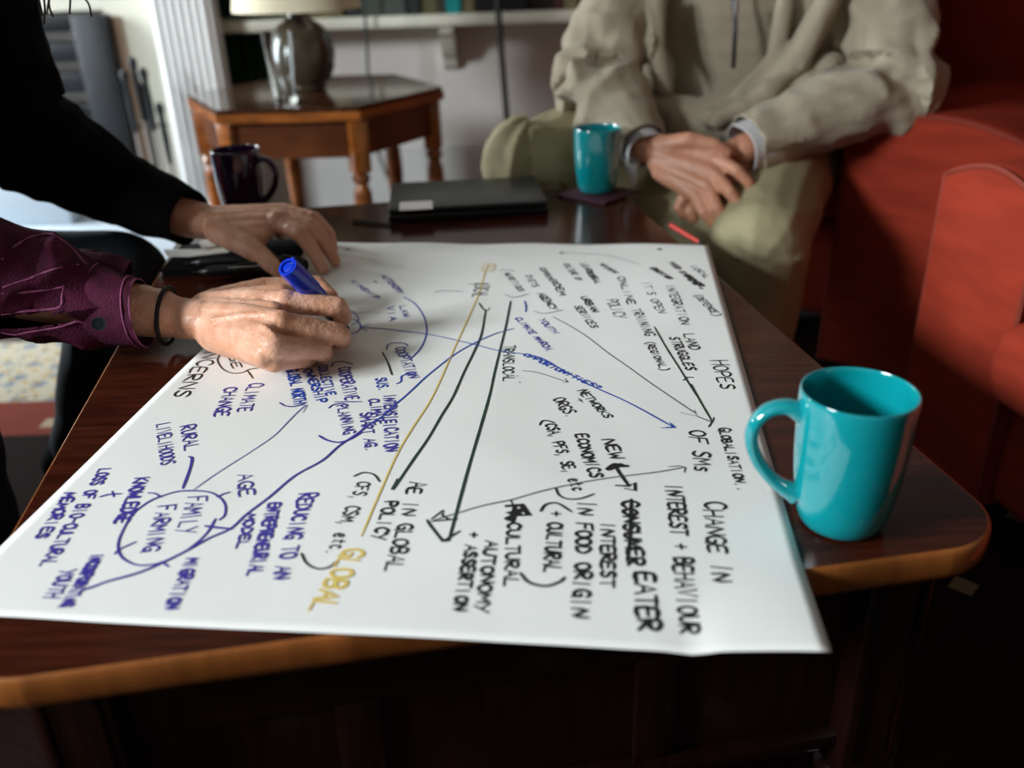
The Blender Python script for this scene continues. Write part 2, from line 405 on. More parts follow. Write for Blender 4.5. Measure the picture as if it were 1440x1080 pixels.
stand = empty('fire_iron_stand', (-1.03, 2.74, 0.0), 'dark stand holding the fireplace irons beside the fluted pilaster', 'stand')
bm = bmesh.new(); lathe(bm, [(0, 0), (0.075, 0), (0.075, 0.012), (0.02, 0.02), (0.006, 0.03), (0.006, 0.40), (0.010, 0.41), (0.0, 0.43)], 20, Matrix.Translation((-1.06, 2.76, 0.10)))
obj('post', bm, M['iron'], stand)
bm = bmesh.new(); tube(bm, [(-1.10, 2.752, 0.40), (-1.0, 2.752, 0.40)], 0.004, 8); obj('hook_bar', bm, M['iron'], stand)
stand.location.z = 0.10
for ch in stand.children: ch.data.transform(Matrix.Translation((0, 0, -0.10)))
for i, (x, top, lab, nm) in enumerate(((-1.089, 0.545, 'leftmost fireplace iron with a dark knob, lit steel shaft', 'poker'), (-1.058, 0.578, 'tallest fireplace iron in the middle of the set', 'fire_tongs'), (-1.033, 0.548, 'fireplace iron with dark grip, third from the left', 'hearth_shovel'), (-1.006, 0.45, 'shortest fireplace iron nearest the fluted pilaster', 'hearth_brush'))):
    e = empty(nm, (x, 2.73, 0.12), lab, 'fire iron', 'fireplace irons')
    bm = bmesh.new(); tube(bm, [(x, 2.73, 0.13), (x, 2.73, top-0.14)], 0.0055, 8); obj('shaft', bm, M['steel'], e)
    bm = bmesh.new(); lathe(bm, [(0, top-0.16), (0.007, top-0.16), (0.010, top-0.08), (0.008, top-0.02), (0.013, top), (0.009, top+0.016), (0, top+0.02)], 12, Matrix.Translation((x, 2.73, 0))); obj('handle', bm, M['iron'], e)
    bm = bmesh.new()
    if nm == 'hearth_shovel': bx(bm, (x-0.03, 2.722, 0.10), (x+0.03, 2.732, 0.17), 0.003)
    elif nm == 'hearth_brush': lathe(bm, [(0, 0.10), (0.022, 0.10), (0.014, 0.17), (0, 0.175)], 12, Matrix.Translation((x, 2.73, 0)))
    else: lathe(bm, [(0, 0.10), (0.004, 0.10), (0.008, 0.14), (0, 0.145)], 8, Matrix.Translation((x, 2.73, 0)))
    obj('tip', bm, M['iron'], e)

# ------------------------------------------------------------------ alcove: green curtain, shelf with books, cables
bm = bmesh.new(); nx = 60
rows = []
for z in (0.235, 0.6, 1.0, 1.6):
    rows.append([bm.verts.new((-1.02+0.40*k/nx, 3.215+0.016*math.sin(k*0.95)+0.003*math.sin(k*2.3+z*3), z)) for k in range(nx+1)])
for a, b in zip(rows[:-1], rows[1:]):
    for k in range(nx): bm.faces.new((a[k], a[k+1], b[k+1], b[k]))
cur = obj('curtain', bm, M['green'], loc=(-0.75, 3.21, 0.235))
cur.modifiers.new('thick', 'SOLIDIFY').thickness = 0.004
tag(cur, 'dark green curtain hanging between the fluted pilaster and the lamp', 'curtain')

shelf = empty('wall_shelf', (0.4, 3.1, 0.63), 'long cream painted wall shelf carrying the books', 'shelf')
obj('board', box((-0.985, 3.04, 0.628), (2.2, 3.249, 0.662), 0.004), M['shelf_paint'], shelf)
for bxx in (-0.196, 0.95):
    bm = bmesh.new()
    poly = [(3.249, 0.627), (3.06, 0.627), (3.06, 0.605), (3.10, 0.59), (3.125, 0.555), (3.15, 0.53), (3.195, 0.515), (3.21, 0.49), (3.249, 0.47)]
    a = [bm.verts.new((bxx, y, z)) for y, z in poly]; b = [bm.verts.new((bxx+0.045, y, z)) for y, z in poly]
    bm.faces.new(a); bm.faces.new(b[::-1])
    for k in range(len(poly)): bm.faces.new((a[k], b[k], b[(k+1) % len(poly)], a[(k+1) % len(poly)]))
    obj('bracket', bm, M['shelf_paint'], shelf, smooth=False)

books = [(-0.60, 0.105, (0.16, 0.12, 0.05), 'olive tan book on the shelf just right of the lamp shade'),
         (-0.49, 0.050, (0.01, 0.012, 0.012), 'narrow black book between the olive tan and grey ones'),
         (-0.437, 0.14, (0.06, 0.075, 0.06), 'wide grey green box file left of the teal book'),
         (-0.29, 0.040, (0.008, 0.012, 0.010), 'thin black book right of the grey green box file'),
         (-0.247, 0.050, (0.09, 0.08, 0.03), 'dark olive book just left of the teal one'),
         (-0.194, 0.022, (0.04, 0.03, 0.02), 'slim dark brown book touching the teal one'),
         (-0.170, 0.048, (0.0, 0.26, 0.26), 'bright teal book standing on the shelf'),
         (-0.119, 0.040, (0.20, 0.17, 0.09), 'tan book directly right of the teal one'),
         (-0.076, 0.085, (0.006, 0.008, 0.008), 'black book right of the tan one, left of the floor cable'),
         (0.012, 0.075, (0.006, 0.007, 0.009), 'black book directly behind the thick black cable'),
         (0.090, 0.080, (0.010, 0.008, 0.008), 'black book right of the thick black cable'),
         (0.173, 0.030, (0.05, 0.012, 0.010), 'thin dark red book on the shelf near the seated man'),
         (0.206, 0.042, (0.16, 0.13, 0.06), 'sandy book on the shelf beside the seated man'),
         (0.251, 0.09, (0.008, 0.008, 0.008), 'black book half hidden by the shoulder of the seated man')]
for i, (x, t, c, lab) in enumerate(books):
    hgt = 0.21+0.03*((i*7) % 4)/3; y0 = 3.065+0.006*((i*5) % 3)
    e = empty('book', (x+t/2, y0+0.08, 0.662), lab, 'book', 'books on the cream shelf')
    mm = mat('book cloth %d' % i, c, 0.6, 0.15, 40)
    bm = bmesh.new()
    bx(bm, (x, y0, 0.662), (x+0.003, y0+0.155, 0.662+hgt), 0.0008); bx(bm, (x+t-0.004, y0, 0.662), (x+t-0.001, y0+0.155, 0.662+hgt), 0.0008)
    bx(bm, (x, y0-0.003, 0.662), (x+t-0.001, y0+0.002, 0.662+hgt), 0.0015)
    obj('cover', bm, mm, e, smooth=False)
    obj('pages', box((x+0.0035, y0+0.0025, 0.665), (x+t-0.0045, y0+0.15, 0.662+hgt-0.004)), M['card'], e, smooth=False)

def cable(name, pts, r, lab):
    bm = bmesh.new(); tube(bm, curve_pts(pts, 6), r, 8); o = obj(name, bm, M['cable'], loc=tuple(Vector(pts[-1])))
    return tag(o, lab, 'cable')
cable('black_cable', [Q(699, -60, 2.98), Q(700, 0, 2.98), Q(704, 60, 2.98), Q(709, 120, 2.98), Q(714, 190, 2.98), Q(712, 245, 2.98), Q(706, 300, 2.98)], 0.0095, 'thick black cable hanging down past the shelf beside the knee of the seated man')
cable('thin_cable', [Q(511, -60, 3.0), Q(512, 0, 3.0), Q(516, 60, 3.0), Q(518, 110, 3.0), Q(521, 160, 3.0), Q(528, 200, 3.0), Q(545, 250, 3.0)], 0.0045, 'thin grey black cable hanging down behind the side table')

# ------------------------------------------------------------------ hexagonal side table, lamp, glass
SX, SY, SZ, SR = -0.47, 2.34, 0.54, 0.32
st = empty('side_table', (SX, SY, 0), 'hexagonal orange brown wooden side table carrying the lamp', 'table')
def hexa(r, off=10.5): return [(SX+r*math.cos(math.radians(off+60*k)), SY+r*math.sin(math.radians(off+60*k))) for k in range(6)]
HOFF = -2
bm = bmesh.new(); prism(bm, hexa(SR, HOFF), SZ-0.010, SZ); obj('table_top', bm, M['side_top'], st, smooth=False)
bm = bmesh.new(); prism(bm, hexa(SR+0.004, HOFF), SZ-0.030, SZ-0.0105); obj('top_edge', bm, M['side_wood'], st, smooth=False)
hc = hexa(SR-0.030, HOFF)
for k in range(6):
    a, b = Vector(hc[k]), Vector(hc[(k+1) % 6]); mid = (a+b)/2; d = b-a; ang = math.atan2(d.y, d.x)
    T = Matrix.Translation((mid.x, mid.y, 0)) @ Matrix.Rotation(ang, 4, 'Z')
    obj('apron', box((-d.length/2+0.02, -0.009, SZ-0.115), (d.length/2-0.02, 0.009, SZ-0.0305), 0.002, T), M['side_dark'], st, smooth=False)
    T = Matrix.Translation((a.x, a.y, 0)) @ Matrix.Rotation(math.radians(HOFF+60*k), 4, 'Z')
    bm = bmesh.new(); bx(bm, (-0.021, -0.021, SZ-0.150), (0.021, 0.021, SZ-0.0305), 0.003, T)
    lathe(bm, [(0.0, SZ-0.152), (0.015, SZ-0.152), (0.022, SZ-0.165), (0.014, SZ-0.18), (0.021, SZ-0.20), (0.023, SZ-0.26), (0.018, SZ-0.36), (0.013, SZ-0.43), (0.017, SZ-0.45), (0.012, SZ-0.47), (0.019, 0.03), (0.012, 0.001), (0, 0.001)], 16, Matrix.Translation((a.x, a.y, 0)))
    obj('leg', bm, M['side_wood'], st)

lx, ly = Q(432, 128, 2.36).x, 2.36
lamp = empty('table_lamp', (lx, ly, SZ), 'round brown ceramic table lamp with a cream shade on the side table', 'lamp')
bm = bmesh.new(); lathe(bm, [(0, SZ+0.0005), (0.046, SZ+0.0005), (0.050, SZ+0.006), (0.050, SZ+0.014), (0.064, SZ+0.028), (0.075, SZ+0.052), (0.0795, SZ+0.085), (0.077, SZ+0.112), (0.067, SZ+0.136), (0.050, SZ+0.153), (0.034, SZ+0.162), (0.026, SZ+0.170), (0.025, SZ+0.190), (0.030, SZ+0.196), (0, SZ+0.198)], 40, Matrix.Translation((lx, ly, 0)))
obj('lamp_base', bm, M['lamp_ceramic'], lamp)
bm = bmesh.new(); lathe(bm, [(0, SZ+0.1985), (0.012, SZ+0.1985), (0.012, SZ+0.26), (0.018, SZ+0.262), (0.018, SZ+0.29), (0, SZ+0.29)], 16, Matrix.Translation((lx, ly, 0)))
obj('lamp_holder', bm, M['iron'], lamp)
bm = bmesh.new(); z0 = SZ+0.186
lathe(bm, [(0.152, z0), (0.154, z0), (0.118, z0+0.20), (0.116, z0+0.20), (0.152, z0)], 48, Matrix.Translation((lx, ly, 0)))
obj('lamp_shade', bm, M['shade'], lamp)

gx, gy = Q(402, 142, 2.14).x, 2.14
gl = empty('drinking_glass', (gx, gy, SZ), 'tall clear drinking glass standing in front of the brown lamp', 'glass')
bm = bmesh.new(); lathe(bm, [(0, SZ+0.0005), (0.023, SZ+0.0005), (0.025, SZ+0.004), (0.034, SZ+0.155), (0.0328, SZ+0.155), (0.0235, SZ+0.016), (0, SZ+0.014)], 32, Matrix.Translation((gx, gy, 0)))
obj('tumbler', bm, M['glass'], gl)

# ================================================================== COFFEE TABLE
TA = math.radians(8.9); TT = Matrix.Translation((0.0009, 0.4714, 0)) @ Matrix.Rotation(TA, 4, 'Z')
TW, TL, TH = 0.375, 1.1156, 0.45
ct = empty('coffee_table', tuple(TT @ Vector((0, TL/2, 0))), 'low dark mahogany coffee table with rounded edge under the flipchart paper', 'table')
RC = 0.058
def corner_arc(cx, cy, a0, r, n=10): return [(cx+r*math.cos(a0+PI/2*k/n), cy+r*math.sin(a0+PI/2*k/n)) for k in range(n+1)]
def outline(ins):
    r = RC-ins; o = []
    for cx, cy, a in ((TW-RC, RC, -PI/2), (TW-RC, TL-RC, 0), (-TW+RC, TL-RC, PI/2), (-TW+RC, RC, PI)):
        o += corner_arc(cx, cy, a, r)
    return o
EI = 0.0035
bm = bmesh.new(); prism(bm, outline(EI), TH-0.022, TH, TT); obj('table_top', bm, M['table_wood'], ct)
# bullnose edge in eight pieces with mitre seams
ol = outline(0); N = len(ol)
def edge_piece(idx, name):
    prof = [(0.0035, 0.0), (0.0018, -0.0008), (0.0005, -0.003), (0.0, -0.010), (0.0005, -0.019), (0.003, -0.026), (0.008, -0.030), (0.012, -0.034), (0.022, -0.034)]
    bm = bmesh.new(); rings = []
    for i in idx:
        x, y = ol[i % N]
        # outward normal from corner centre or side
        ccx = max(-TW+RC, min(TW-RC, x)); ccy = max(RC, min(TL-RC, y)); nrm = Vector((x-ccx, y-ccy)).normalized()
        rings.append([bm.verts.new(TT @ Vector((x-nrm.x*a, y-nrm.y*a, TH+b))) for a, b in prof])
    for a, b in zip(rings[:-1], rings[1:]):
        for k in range(len(prof)-1): bm.faces.new((a[k], a[k+1], b[k+1], b[k]))
    for r_ in (rings[0], rings[-1]): bm.faces.new(r_)
    return obj(name, bm, M['table_edge'], ct)
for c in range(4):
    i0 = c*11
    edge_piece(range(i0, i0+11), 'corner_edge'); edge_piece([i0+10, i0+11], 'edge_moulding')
# apron rails with recessed panels, lower rail and bead
def tbox(lo, hi, bev=0.002): return box(lo, hi, bev, TT)
LI = 0.062
for side in range(4):
    if side in (0, 2):
        y = 0.055 if side == 0 else TL-0.055-0.02
        o = y if side == 0 else y
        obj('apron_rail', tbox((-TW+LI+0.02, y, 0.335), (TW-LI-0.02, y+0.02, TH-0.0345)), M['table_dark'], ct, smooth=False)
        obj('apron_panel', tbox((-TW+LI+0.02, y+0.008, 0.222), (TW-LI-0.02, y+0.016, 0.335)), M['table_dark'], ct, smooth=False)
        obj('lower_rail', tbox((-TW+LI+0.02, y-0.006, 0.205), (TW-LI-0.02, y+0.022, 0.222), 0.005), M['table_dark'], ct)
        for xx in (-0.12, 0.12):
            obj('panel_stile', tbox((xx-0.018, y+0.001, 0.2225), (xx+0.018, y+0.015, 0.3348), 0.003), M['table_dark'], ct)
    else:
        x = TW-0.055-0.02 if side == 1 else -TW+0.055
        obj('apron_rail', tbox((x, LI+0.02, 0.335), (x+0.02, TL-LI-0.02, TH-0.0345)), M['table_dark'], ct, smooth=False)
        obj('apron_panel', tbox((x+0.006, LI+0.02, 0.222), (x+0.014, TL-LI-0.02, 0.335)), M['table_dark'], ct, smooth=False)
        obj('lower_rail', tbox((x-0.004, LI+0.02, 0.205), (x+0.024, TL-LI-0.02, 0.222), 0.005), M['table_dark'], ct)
for sx_ in (-1, 1):
    for ly_ in (LI+0.002, TL-LI-0.002):
        cx_ = sx_*(TW-LI-0.002); bm = bmesh.new()
        bx(bm, (cx_-0.027, ly_-0.027, 0.175), (cx_+0.027, ly_+0.027, TH-0.0345), 0.004, TT)
        for k in range(2):                # beads down the faces
            for s2 in (-1, 1):
                bx(bm, (cx_+s2*0.018-0.003, ly_-0.030, 0.20), (cx_+s2*0.018+0.003, ly_+0.030, TH-0.05), 0.002, TT)
        lathe(bm, [(0, 0.1755), (0.022, 0.1755), (0.031, 0.165), (0.031, 0.155), (0.022, 0.148), (0.026, 0.14), (0.034, 0.12), (0.034, 0.10), (0.024, 0.07), (0.018, 0.05), (0.026, 0.035), (0.028, 0.02), (0.018, 0.012), (0, 0.012)], 24, TT @ Matrix.Translation((cx_, ly_, 0)))
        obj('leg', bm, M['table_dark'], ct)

# ------------------------------------------------------------------ flipchart paper with everything written on it
PA = math.radians(-6.9554696); PT = Matrix.Translation((-0.10603, 0.45111, 0)) @ Matrix.Rotation(PA, 4, 'Z')
PTi = PT.inverted(); PW, PL = 0.594, 0.8405
def pz(u, v):
    z = 0.4512+0.0010*(1+noise.noise(Vector((u*5+2, v*4, 0.3))))
    z += 0.0012*max(0, noise.noise(Vector((u*11, v*11, 4.7))))
    # corner over the table end lifts a little; the far left edge waves
    z += 0.006*max(0, 1-((u-PW/2)**2+v**2)**0.5/0.10)
    z -= 0.003*math.exp(-((u-0.215)/0.012)**2)*max(0, 1-v/0.05)
    z += 0.002*max(0, 1-abs(v-PL)/0.04)*(0.5+0.5*math.sin(u*38))
    return z
paper = empty('flipchart_paper', tuple(PT @ Vector((0, PL/2, 0.451))), 'large white flipchart sheet covered in handwritten notes and arrows', 'paper')
bm = bmesh.new(); NU, NV = 72, 100
g = [[bm.verts.new(PT @ Vector((-PW/2+PW*i/NU, PL*j/NV, pz(-PW/2+PW*i/NU, PL*j/NV)))) for i in range(NU+1)] for j in range(NV+1)]
for j in range(NV):
    for i in range(NU): bm.faces.new((g[j][i], g[j][i+1], g[j+1][i+1], g[j+1][i]))
sheet = obj('sheet', bm, M['paper'], paper)
sm = sheet.modifiers.new('thick', 'SOLIDIFY'); sm.thickness = 0.00025; sm.offset = -1
def uv(x, y):
    p = PTi @ P(x, y, 0.4522); return Vector((p.x, p.y))
def ribbon(bm, pts, wd):
    """pts in paper metres"""
    if len(pts) < 2: return
    q = [pts[0]]
    for a, b in zip(pts[:-1], pts[1:]):
        L = (b-a).length; n = max(1, int(L/0.008))
        for k in range(1, n+1): q.append(a+(b-a)*k/n)
    n = len(q); Lr = []; Rr = []
    for i, p in enumerate(q):
        d = q[min(i+1, n-1)]-q[max(i-1, 0)]
        if d.length < 1e-7: d = Vector((1, 0))
        d.normalize(); s = Vector((-d.y, d.x))
        e = d*(wd*0.4)*(-1 if i == 0 else 1 if i == n-1 else 0)
        hw = wd*0.5*(0.62 if i in (0, n-1) else 1)*(1+0.18*noise.noise(Vector((p.x*60, p.y*60, 1))))
        for arr, sg in ((Lr, 1), (Rr, -1)):
            c = p+e+s*hw*sg
            arr.append(bm.verts.new(PT @ Vector((c.x, c.y, pz(p.x, p.y)+0.00045+0.00004*random.random()))))
    for i in range(n-1): bm.faces.new((Lr[i], Lr[i+1], Rr[i+1], Rr[i]))
def ink(name, strokes, m, wd, label=None):
    bm = bmesh.new()
    for s in strokes: ribbon(bm, s, wd)
    me = bpy.data.meshes.new(name); bm.to_mesh(me); bm.free()
    for pz_ in me.polygons:
        pass
    off = root_loc(paper); me.transform(Matrix.Translation(-off)); me.materials.append(M[m])
    o = bpy.data.objects.new(name, me); C.objects.link(o); o.parent = paper
    if label: o['label'] = label
    return o
def line(pts, m='ink_black', wd=0.0022, smooth=True, name='drawn_line', tips=None):
    q = [uv(*p) for p in pts]
    if smooth and len(q) > 2:
        q = [Vector((v.x, v.y)) for v in curve_pts([(a.x, a.y, 0) for a in q], 5)]
    st_ = [q]
    if tips:
        for t in tips: st_.append([uv(*p) for p in t])
    return ink(name, st_, m, wd)
def crop(ox, oy, s, pts): return [(ox+x/s, oy+y/s) for x, y in pts]

GL = {
 'A': [[(0, 0), (2, 6), (4, 0)], [(1, 2.2), (3.2, 2.2)]],
 'B': [[(0, 0), (0, 6), (2.6, 5.8), (3.2, 4.6), (2.4, 3.3), (0, 3.1), (2.8, 2.9), (3.8, 1.6), (2.6, 0.1), (0, 0)]],
 'C': [[(3.9, 5), (2.6, 6), (1, 5.4), (0.1, 3.2), (0.8, 0.8), (2.4, 0), (3.9, 0.9)]],
 'D': [[(0, 0), (0.2, 6), (2.6, 5.4), (3.9, 3.2), (2.8, 0.8), (0, 0)]],
 'E': [[(3.7, 6), (0.2, 5.9), (0, 0), (3.8, 0.1)], [(0.1, 3.1), (3, 3.2)]],
 'F': [[(4, 6), (0.1, 5.8), (0, 0)], [(0, 3), (3, 3.2)]],
 'G': [[(3.9, 5), (2.4, 6), (0.6, 5), (0.1, 2.6), (1.2, 0.3), (3, 0.1), (3.7, 2.2), (2.2, 2.6)], [(3.7, 2.2), (3.8, -0.6)]],
 'H': [[(0, 6), (0.1, 0)], [(3.8, 6), (3.6, 0)], [(0, 3), (3.7, 3.2)]],
 'I': [[(2, 6), (1.9, 0)]],
 'J': [[(3, 6), (3, 1), (1.6, 0), (0.2, 1)]],
 'K': [[(0, 6), (0.1, 0)], [(3.8, 6), (0.2, 2.8), (4, 0)]],
 'L': [[(0.2, 6), (0, 0.1), (3.8, 0)]],
 'M': [[(0, 0), (0.3, 6), (2, 2), (3.8, 6), (4.1, 0)]],
 'N': [[(0, 0), (0.2, 6), (3.7, 0.2), (3.9, 6)]],
 'O': [[(2, 6), (0.4, 5), (0, 2.8), (1, 0.3), (2.6, 0.1), (3.9, 2), (3.6, 4.8), (2, 6)]],
 'P': [[(0.1, 0), (0, 6), (3, 5.8), (3.9, 4.4), (2.8, 3), (0.1, 2.8)]],
 'R': [[(0.1, 0), (0, 6), (3, 5.8), (3.7, 4.5), (2.6, 3.2), (0.1, 3), (3.9, 0)]],
 'S': [[(3.7, 5.3), (2.4, 6), (0.7, 5.4), (0.6, 4), (3.2, 2.4), (3.3, 0.8), (1.8, 0), (0.1, 0.8)]],
 'T': [[(0, 6), (4, 5.9)], [(2, 6), (2, 0)]],
 'U': [[(0, 6), (0.2, 1.4), (1.6, 0), (3.4, 1), (3.8, 6)]],
 'V': [[(0, 6), (1.9, 0), (4, 6)]],
 'W': [[(0, 6), (0.9, 0), (2, 4), (3.1, 0), (4.1, 6)]],
 'Y': [[(0, 6), (2, 3)], [(4, 6), (1.2, -0.4)]],
 '+': [[(0.5, 3), (3.5, 3)], [(2, 4.6), (2, 1.4)]],
 '-': [[(0.6, 3), (3.4, 3)]],
 ',': [[(1.4, 0.8), (0.8, -1.3)]],
 '.': [[(1.4, 0.2), (1.7, 0.2)]],
 '/': [[(1, -0.8), (3, 7)]],
 '?': [[(0.2, 4.6), (1, 6), (3, 6), (3.6, 4.6), (2, 3.2), (1.8, 1.8)], [(1.7, 0.2), (1.9, 0.2)]],
 '(': [[(3.2, 7.6), (1.2, 6), (0.8, 2.6), (1.4, 0), (3, -1.8)]],
 ')': [[(0.8, 7.6), (2.8, 6), (3.3, 2.6), (2.6, 0), (0.8, -1.8)]],
 "'": [[(1.8, 6.6), (1.6, 5.2)]],
 's': [[(3.2, 3.6), (1.6, 4), (0.8, 3), (2.8, 1.4), (2.4, 0.1), (0.6, 0.3)]],
 'e': [[(0.6, 2), (3, 2.4), (2.6, 4), (1, 3.6), (0.5, 1.4), (1.8, 0), (3.4, 0.6)]],
 't': [[(1.8, 5.6), (1.7, 0.6), (3, 0.2)], [(0.5, 3.8), (3.3, 3.9)]],
 'c': [[(3.2, 3.4), (1.6, 4), (0.5, 2.2), (1.4, 0.1), (3.3, 0.5)]],
}
def text(s, x0, y0, x1, y1, hpx, m='ink_black', wd=0.0022, big_first=True, name='handwriting'):
    """handwriting along a baseline between two photo pixels of the sheet"""
    a, b = uv(x0, y0), uv(x1, y1); d = b-a; L = d.length; d = d/L; up = Vector((-d.y, d.x))
    hh = (uv(x0+hpx, y0)-a).length*0.96; adv = L/len(s); st_ = []
    for i, ch in enumerate(s):
        if ch == ' ' or ch not in GL: continue
        big = 1.22 if (big_first and i == 0) else 1
        gw = adv*0.80*(1 if ch not in "I.,'" else 0.8); gh = hh*big*(0.93+0.14*random.random())
        o = a+d*(i*adv)+up*(random.uniform(-0.05, 0.05)*hh); sl = random.uniform(-0.10, 0.16)
        for stv in GL[ch]:
            pts = []
            for gx_, gy_ in stv:
                xx = gx_/4*gw+gy_/6*gh*sl*0.5; yy = gy_/6*gh
                pts.append(o+d*(xx+random.uniform(-0.03, 0.03)*gw)+up*(yy+random.uniform(-0.02, 0.02)*gh))
            if len(pts) > 3: pts = [Vector((v.x, v.y)) for v in curve_pts([(p.x, p.y, 0) for p in pts], 2)]
            st_.append(pts)
    return ink(name, st_, m, wd)
B, K, T_, GN, Y_ = 'ink_blue', 'ink_black', 'ink_true', 'ink_green', 'ink_yellow'
A0 = lambda p: crop(0, 580, 3.6, p)
B0 = lambda p: crop(240, 560, 3.375, p)
C0 = lambda p: crop(380, 440, 4.5, p)
D0 = lambda p: crop(460, 330, 4.235, p)
E0 = lambda p: crop(660, 340, 3.789, p)
F0 = lambda p: crop(700, 540, 4.0, p)
G0 = lambda p: crop(580, 680, 3.0, p)
# left block in violet blue
text('RURAL', 254, 601, 260, 636, 17, B, 0.0020); line(A0([(958, 226), (972, 235), (960, 290), (925, 385)]), B, 0.0024)
text('LIVELIHOODS', 219, 599, 227, 657, 17, B, 0.0018, False)
text('FAMILY', 265, 700, 246, 753, 24, B, 0.0021); text('FARMING', 222, 713, 200, 778, 21, B, 0.0021)
text('KNOWLEDGE', 191, 674, 160, 738, 18, B, 0.0028, False)
text('LOSS OF BIO-CULTURAL', 140, 661, 54, 798, 16, B, 0.0023, False); text('MEMORIES', 92, 694, 48, 760, 15, B, 0.0025, False)
line([(141, 699), (153, 696), (170, 695)], B, 0.0022, tips=[[(158, 692), (160, 699)]])
text('MIGRATION', 263, 785, 230, 858, 17, B, 0.0026, False)
text('INCORPORATING', 130, 780, 84, 855, 15, B, 0.0026, False); text('YOUTH', 88, 802, 60, 843, 20, B, 0.0022, False)
line(A0([(1110, 545), (1137, 520), (1140, 470), (1110, 430), (1060, 405), (985, 398), (900, 402), (820, 425), (760, 450), (700, 490), (660, 530), (625, 590), (600, 650), (600, 700), (625, 740), (690, 770), (760, 770), (830, 752), (930, 705), (1000, 655), (1055, 600), (1090, 540)]), B, 0.0019, name='drawn_ellipse')
line(A0([(410, 900), (475, 880), (540, 855), (700, 810), (830, 755), (960, 690), (1060, 635), (1165, 590)])[:-1]+B0([(285, 618), (360, 552), (470, 470), (590, 370), (720, 297), (800, 228), (890, 168)])+[(519, 598)], B, 0.0024)
line(A0([(1040, 575), (1100, 583), (1172, 590)]), B, 0.0026); line(A0([(818, 755), (850, 778)]), B, 0.0024)
line(A0([(750, 410), (785, 413), (815, 430)]), B, 0.0018); line(A0([(580, 715), (600, 695), (640, 675), (685, 655)]), B, 0.0018); line(A0([(1100, 430), (1130, 415), (1162, 405)]), B, 0.0020)
line(B0([(110, 435), (200, 370), (290, 312), (380, 255), (490, 180), (560, 110), (610, 60), (640, 35)]), 'ink_thin', 0.0011, name='drawn_arrow', tips=[B0([(598, 36), (648, 34), (628, 68)])])
text('AGE', 335, 668, 336, 702, 19, B, 0.0021, False); text('MODEL', 346, 724, 331, 773, 13, B, 0.0023, False)
text('ENTREPRENEURIAL', 378, 709, 347, 810, 17, B, 0.0028, False); text('REDUCING TO AN', 421, 696, 383, 817, 20, B, 0.0024)
# centre block
text('COOPERATIVE', 475, 518, 486, 565, 16, B, 0.0021, False); line(C0([(390, 340), (400, 318), (450, 308), (522, 325)]), B, 0.0018); line(C0([(410, 568), (580, 568)]), B, 0.0017)
text('PLANNING', 473, 572, 484, 613, 15, B, 0.0018, False); line(C0([(370, 607), (400, 586), (455, 578), (492, 590)]), B, 0.0017)
line(C0([(310, 780), (360, 808), (430, 822), (500, 805), (575, 762)]), B, 0.0024)
text('COLLECTIVE', 447, 515, 459, 558, 12, T_, 0.0022, False); text('OWNERSHIP', 427, 521, 447, 569, 12, T_, 0.0022, False)
text('GLOBAL NORTH', 403, 521, 414, 570, 15, T_, 0.0025, False); line(C0([(60, 570), (95, 590), (150, 594), (218, 575)]), B, 0.0018)
text('COOPTATION', 555, 490, 575, 534, 14, B, 0.0020, False); line(C0([(737, 235), (745, 205), (790, 192), (850, 197), (872, 215)]), B, 0.0018)
line(C0([(905, 382), (860, 392), (830, 405), (828, 435), (800, 452)]), T_, 0.0018); line(C0([(710, 250), (745, 320), (770, 395)]), K, 0.0020)
text('SUS.', 528, 533, 533, 552, 15, T_, 0.0021, False)
text('INTENSIFICATION', 540, 557, 541, 638, 16, B, 0.0024, False)
text('CLIMATE', 519, 563, 527, 600, 14, B, 0.0023, False); text('SMART AG.', 506, 583, 515, 638, 15, B, 0.0022, False)
line(D0([(455, 376), (520, 412), (570, 480), (592, 550), (585, 620), (550, 690), (490, 747)]), T_, 0.0017)
line(D0([(203, 553), (330, 563), (430, 575), (640, 605), (870, 655), (1030, 695)])+[(755, 502), (790, 520), (826, 540), (880, 565), (948, 602)], T_, 0.0018, name='drawn_arrow', tips=[D0([(250, 535), (200, 554), (240, 577)]), F0([(968, 222), (1000, 247), (922, 250)]), F0([(975, 232), (992, 244), (950, 247)])])
line(D0([(140, 455), (175, 480), (188, 512), (170, 528), (145, 540)]), T_, 0.0016); line(D0([(140, 505), (180, 515), (200, 550), (185, 578), (150, 592)]), T_, 0.0020)
line(D0([(180, 470), (250, 465), (320, 463)]), 'ink_thin', 0.0011)
line([(553, 572)]+D0([(460, 970), (530, 905), (600, 840), (750, 722), (870, 652), (1000, 592), (1110, 560)]), T_, 0.0019)
line([(519, 598), (540, 585), (558, 568)], T_, 0.0019)
# green black arrows of the middle
line([(683, 436), (677, 470), (668, 492), (652, 525), (637, 559), (620, 587), (602, 618), (580, 650), (553, 690)], GN, 0.0024, name='drawn_arrow', tips=[D0([(905, 410), (925, 440), (945, 462), (968, 440)])])
line([(718, 424), (711, 460), (703, 493), (695, 526), (688, 559), (672, 615), (656, 670), (641, 725), (631, 762)], GN, 0.0024, name='drawn_arrow', tips=[[(601, 734), (622, 763), (646, 749)]])
line(G0([(80, 155), (130, 118), (125, 140), (150, 155), (190, 155), (80, 165)]), K, 0.0020, False); line(G0([(62, 160), (80, 190), (130, 245), (150, 240)]), K, 0.0022)
line(G0([(90, 160), (190, 130), (300, 98), (410, 76)])+F0([(90, 655), (240, 610), (400, 570), (560, 540), (700, 520), (900, 495), (1048, 470)]), 'ink_grey', 0.0014, name='drawn_arrow', tips=[F0([(962, 466), (1020, 462), (1055, 470), (1048, 498)])])
text("TRANSLOCAL", 708, 487, 707, 538, 15, GN, 0.0019, False); text("''", 718, 528, 722, 545, 10, GN, 0.0015, False)
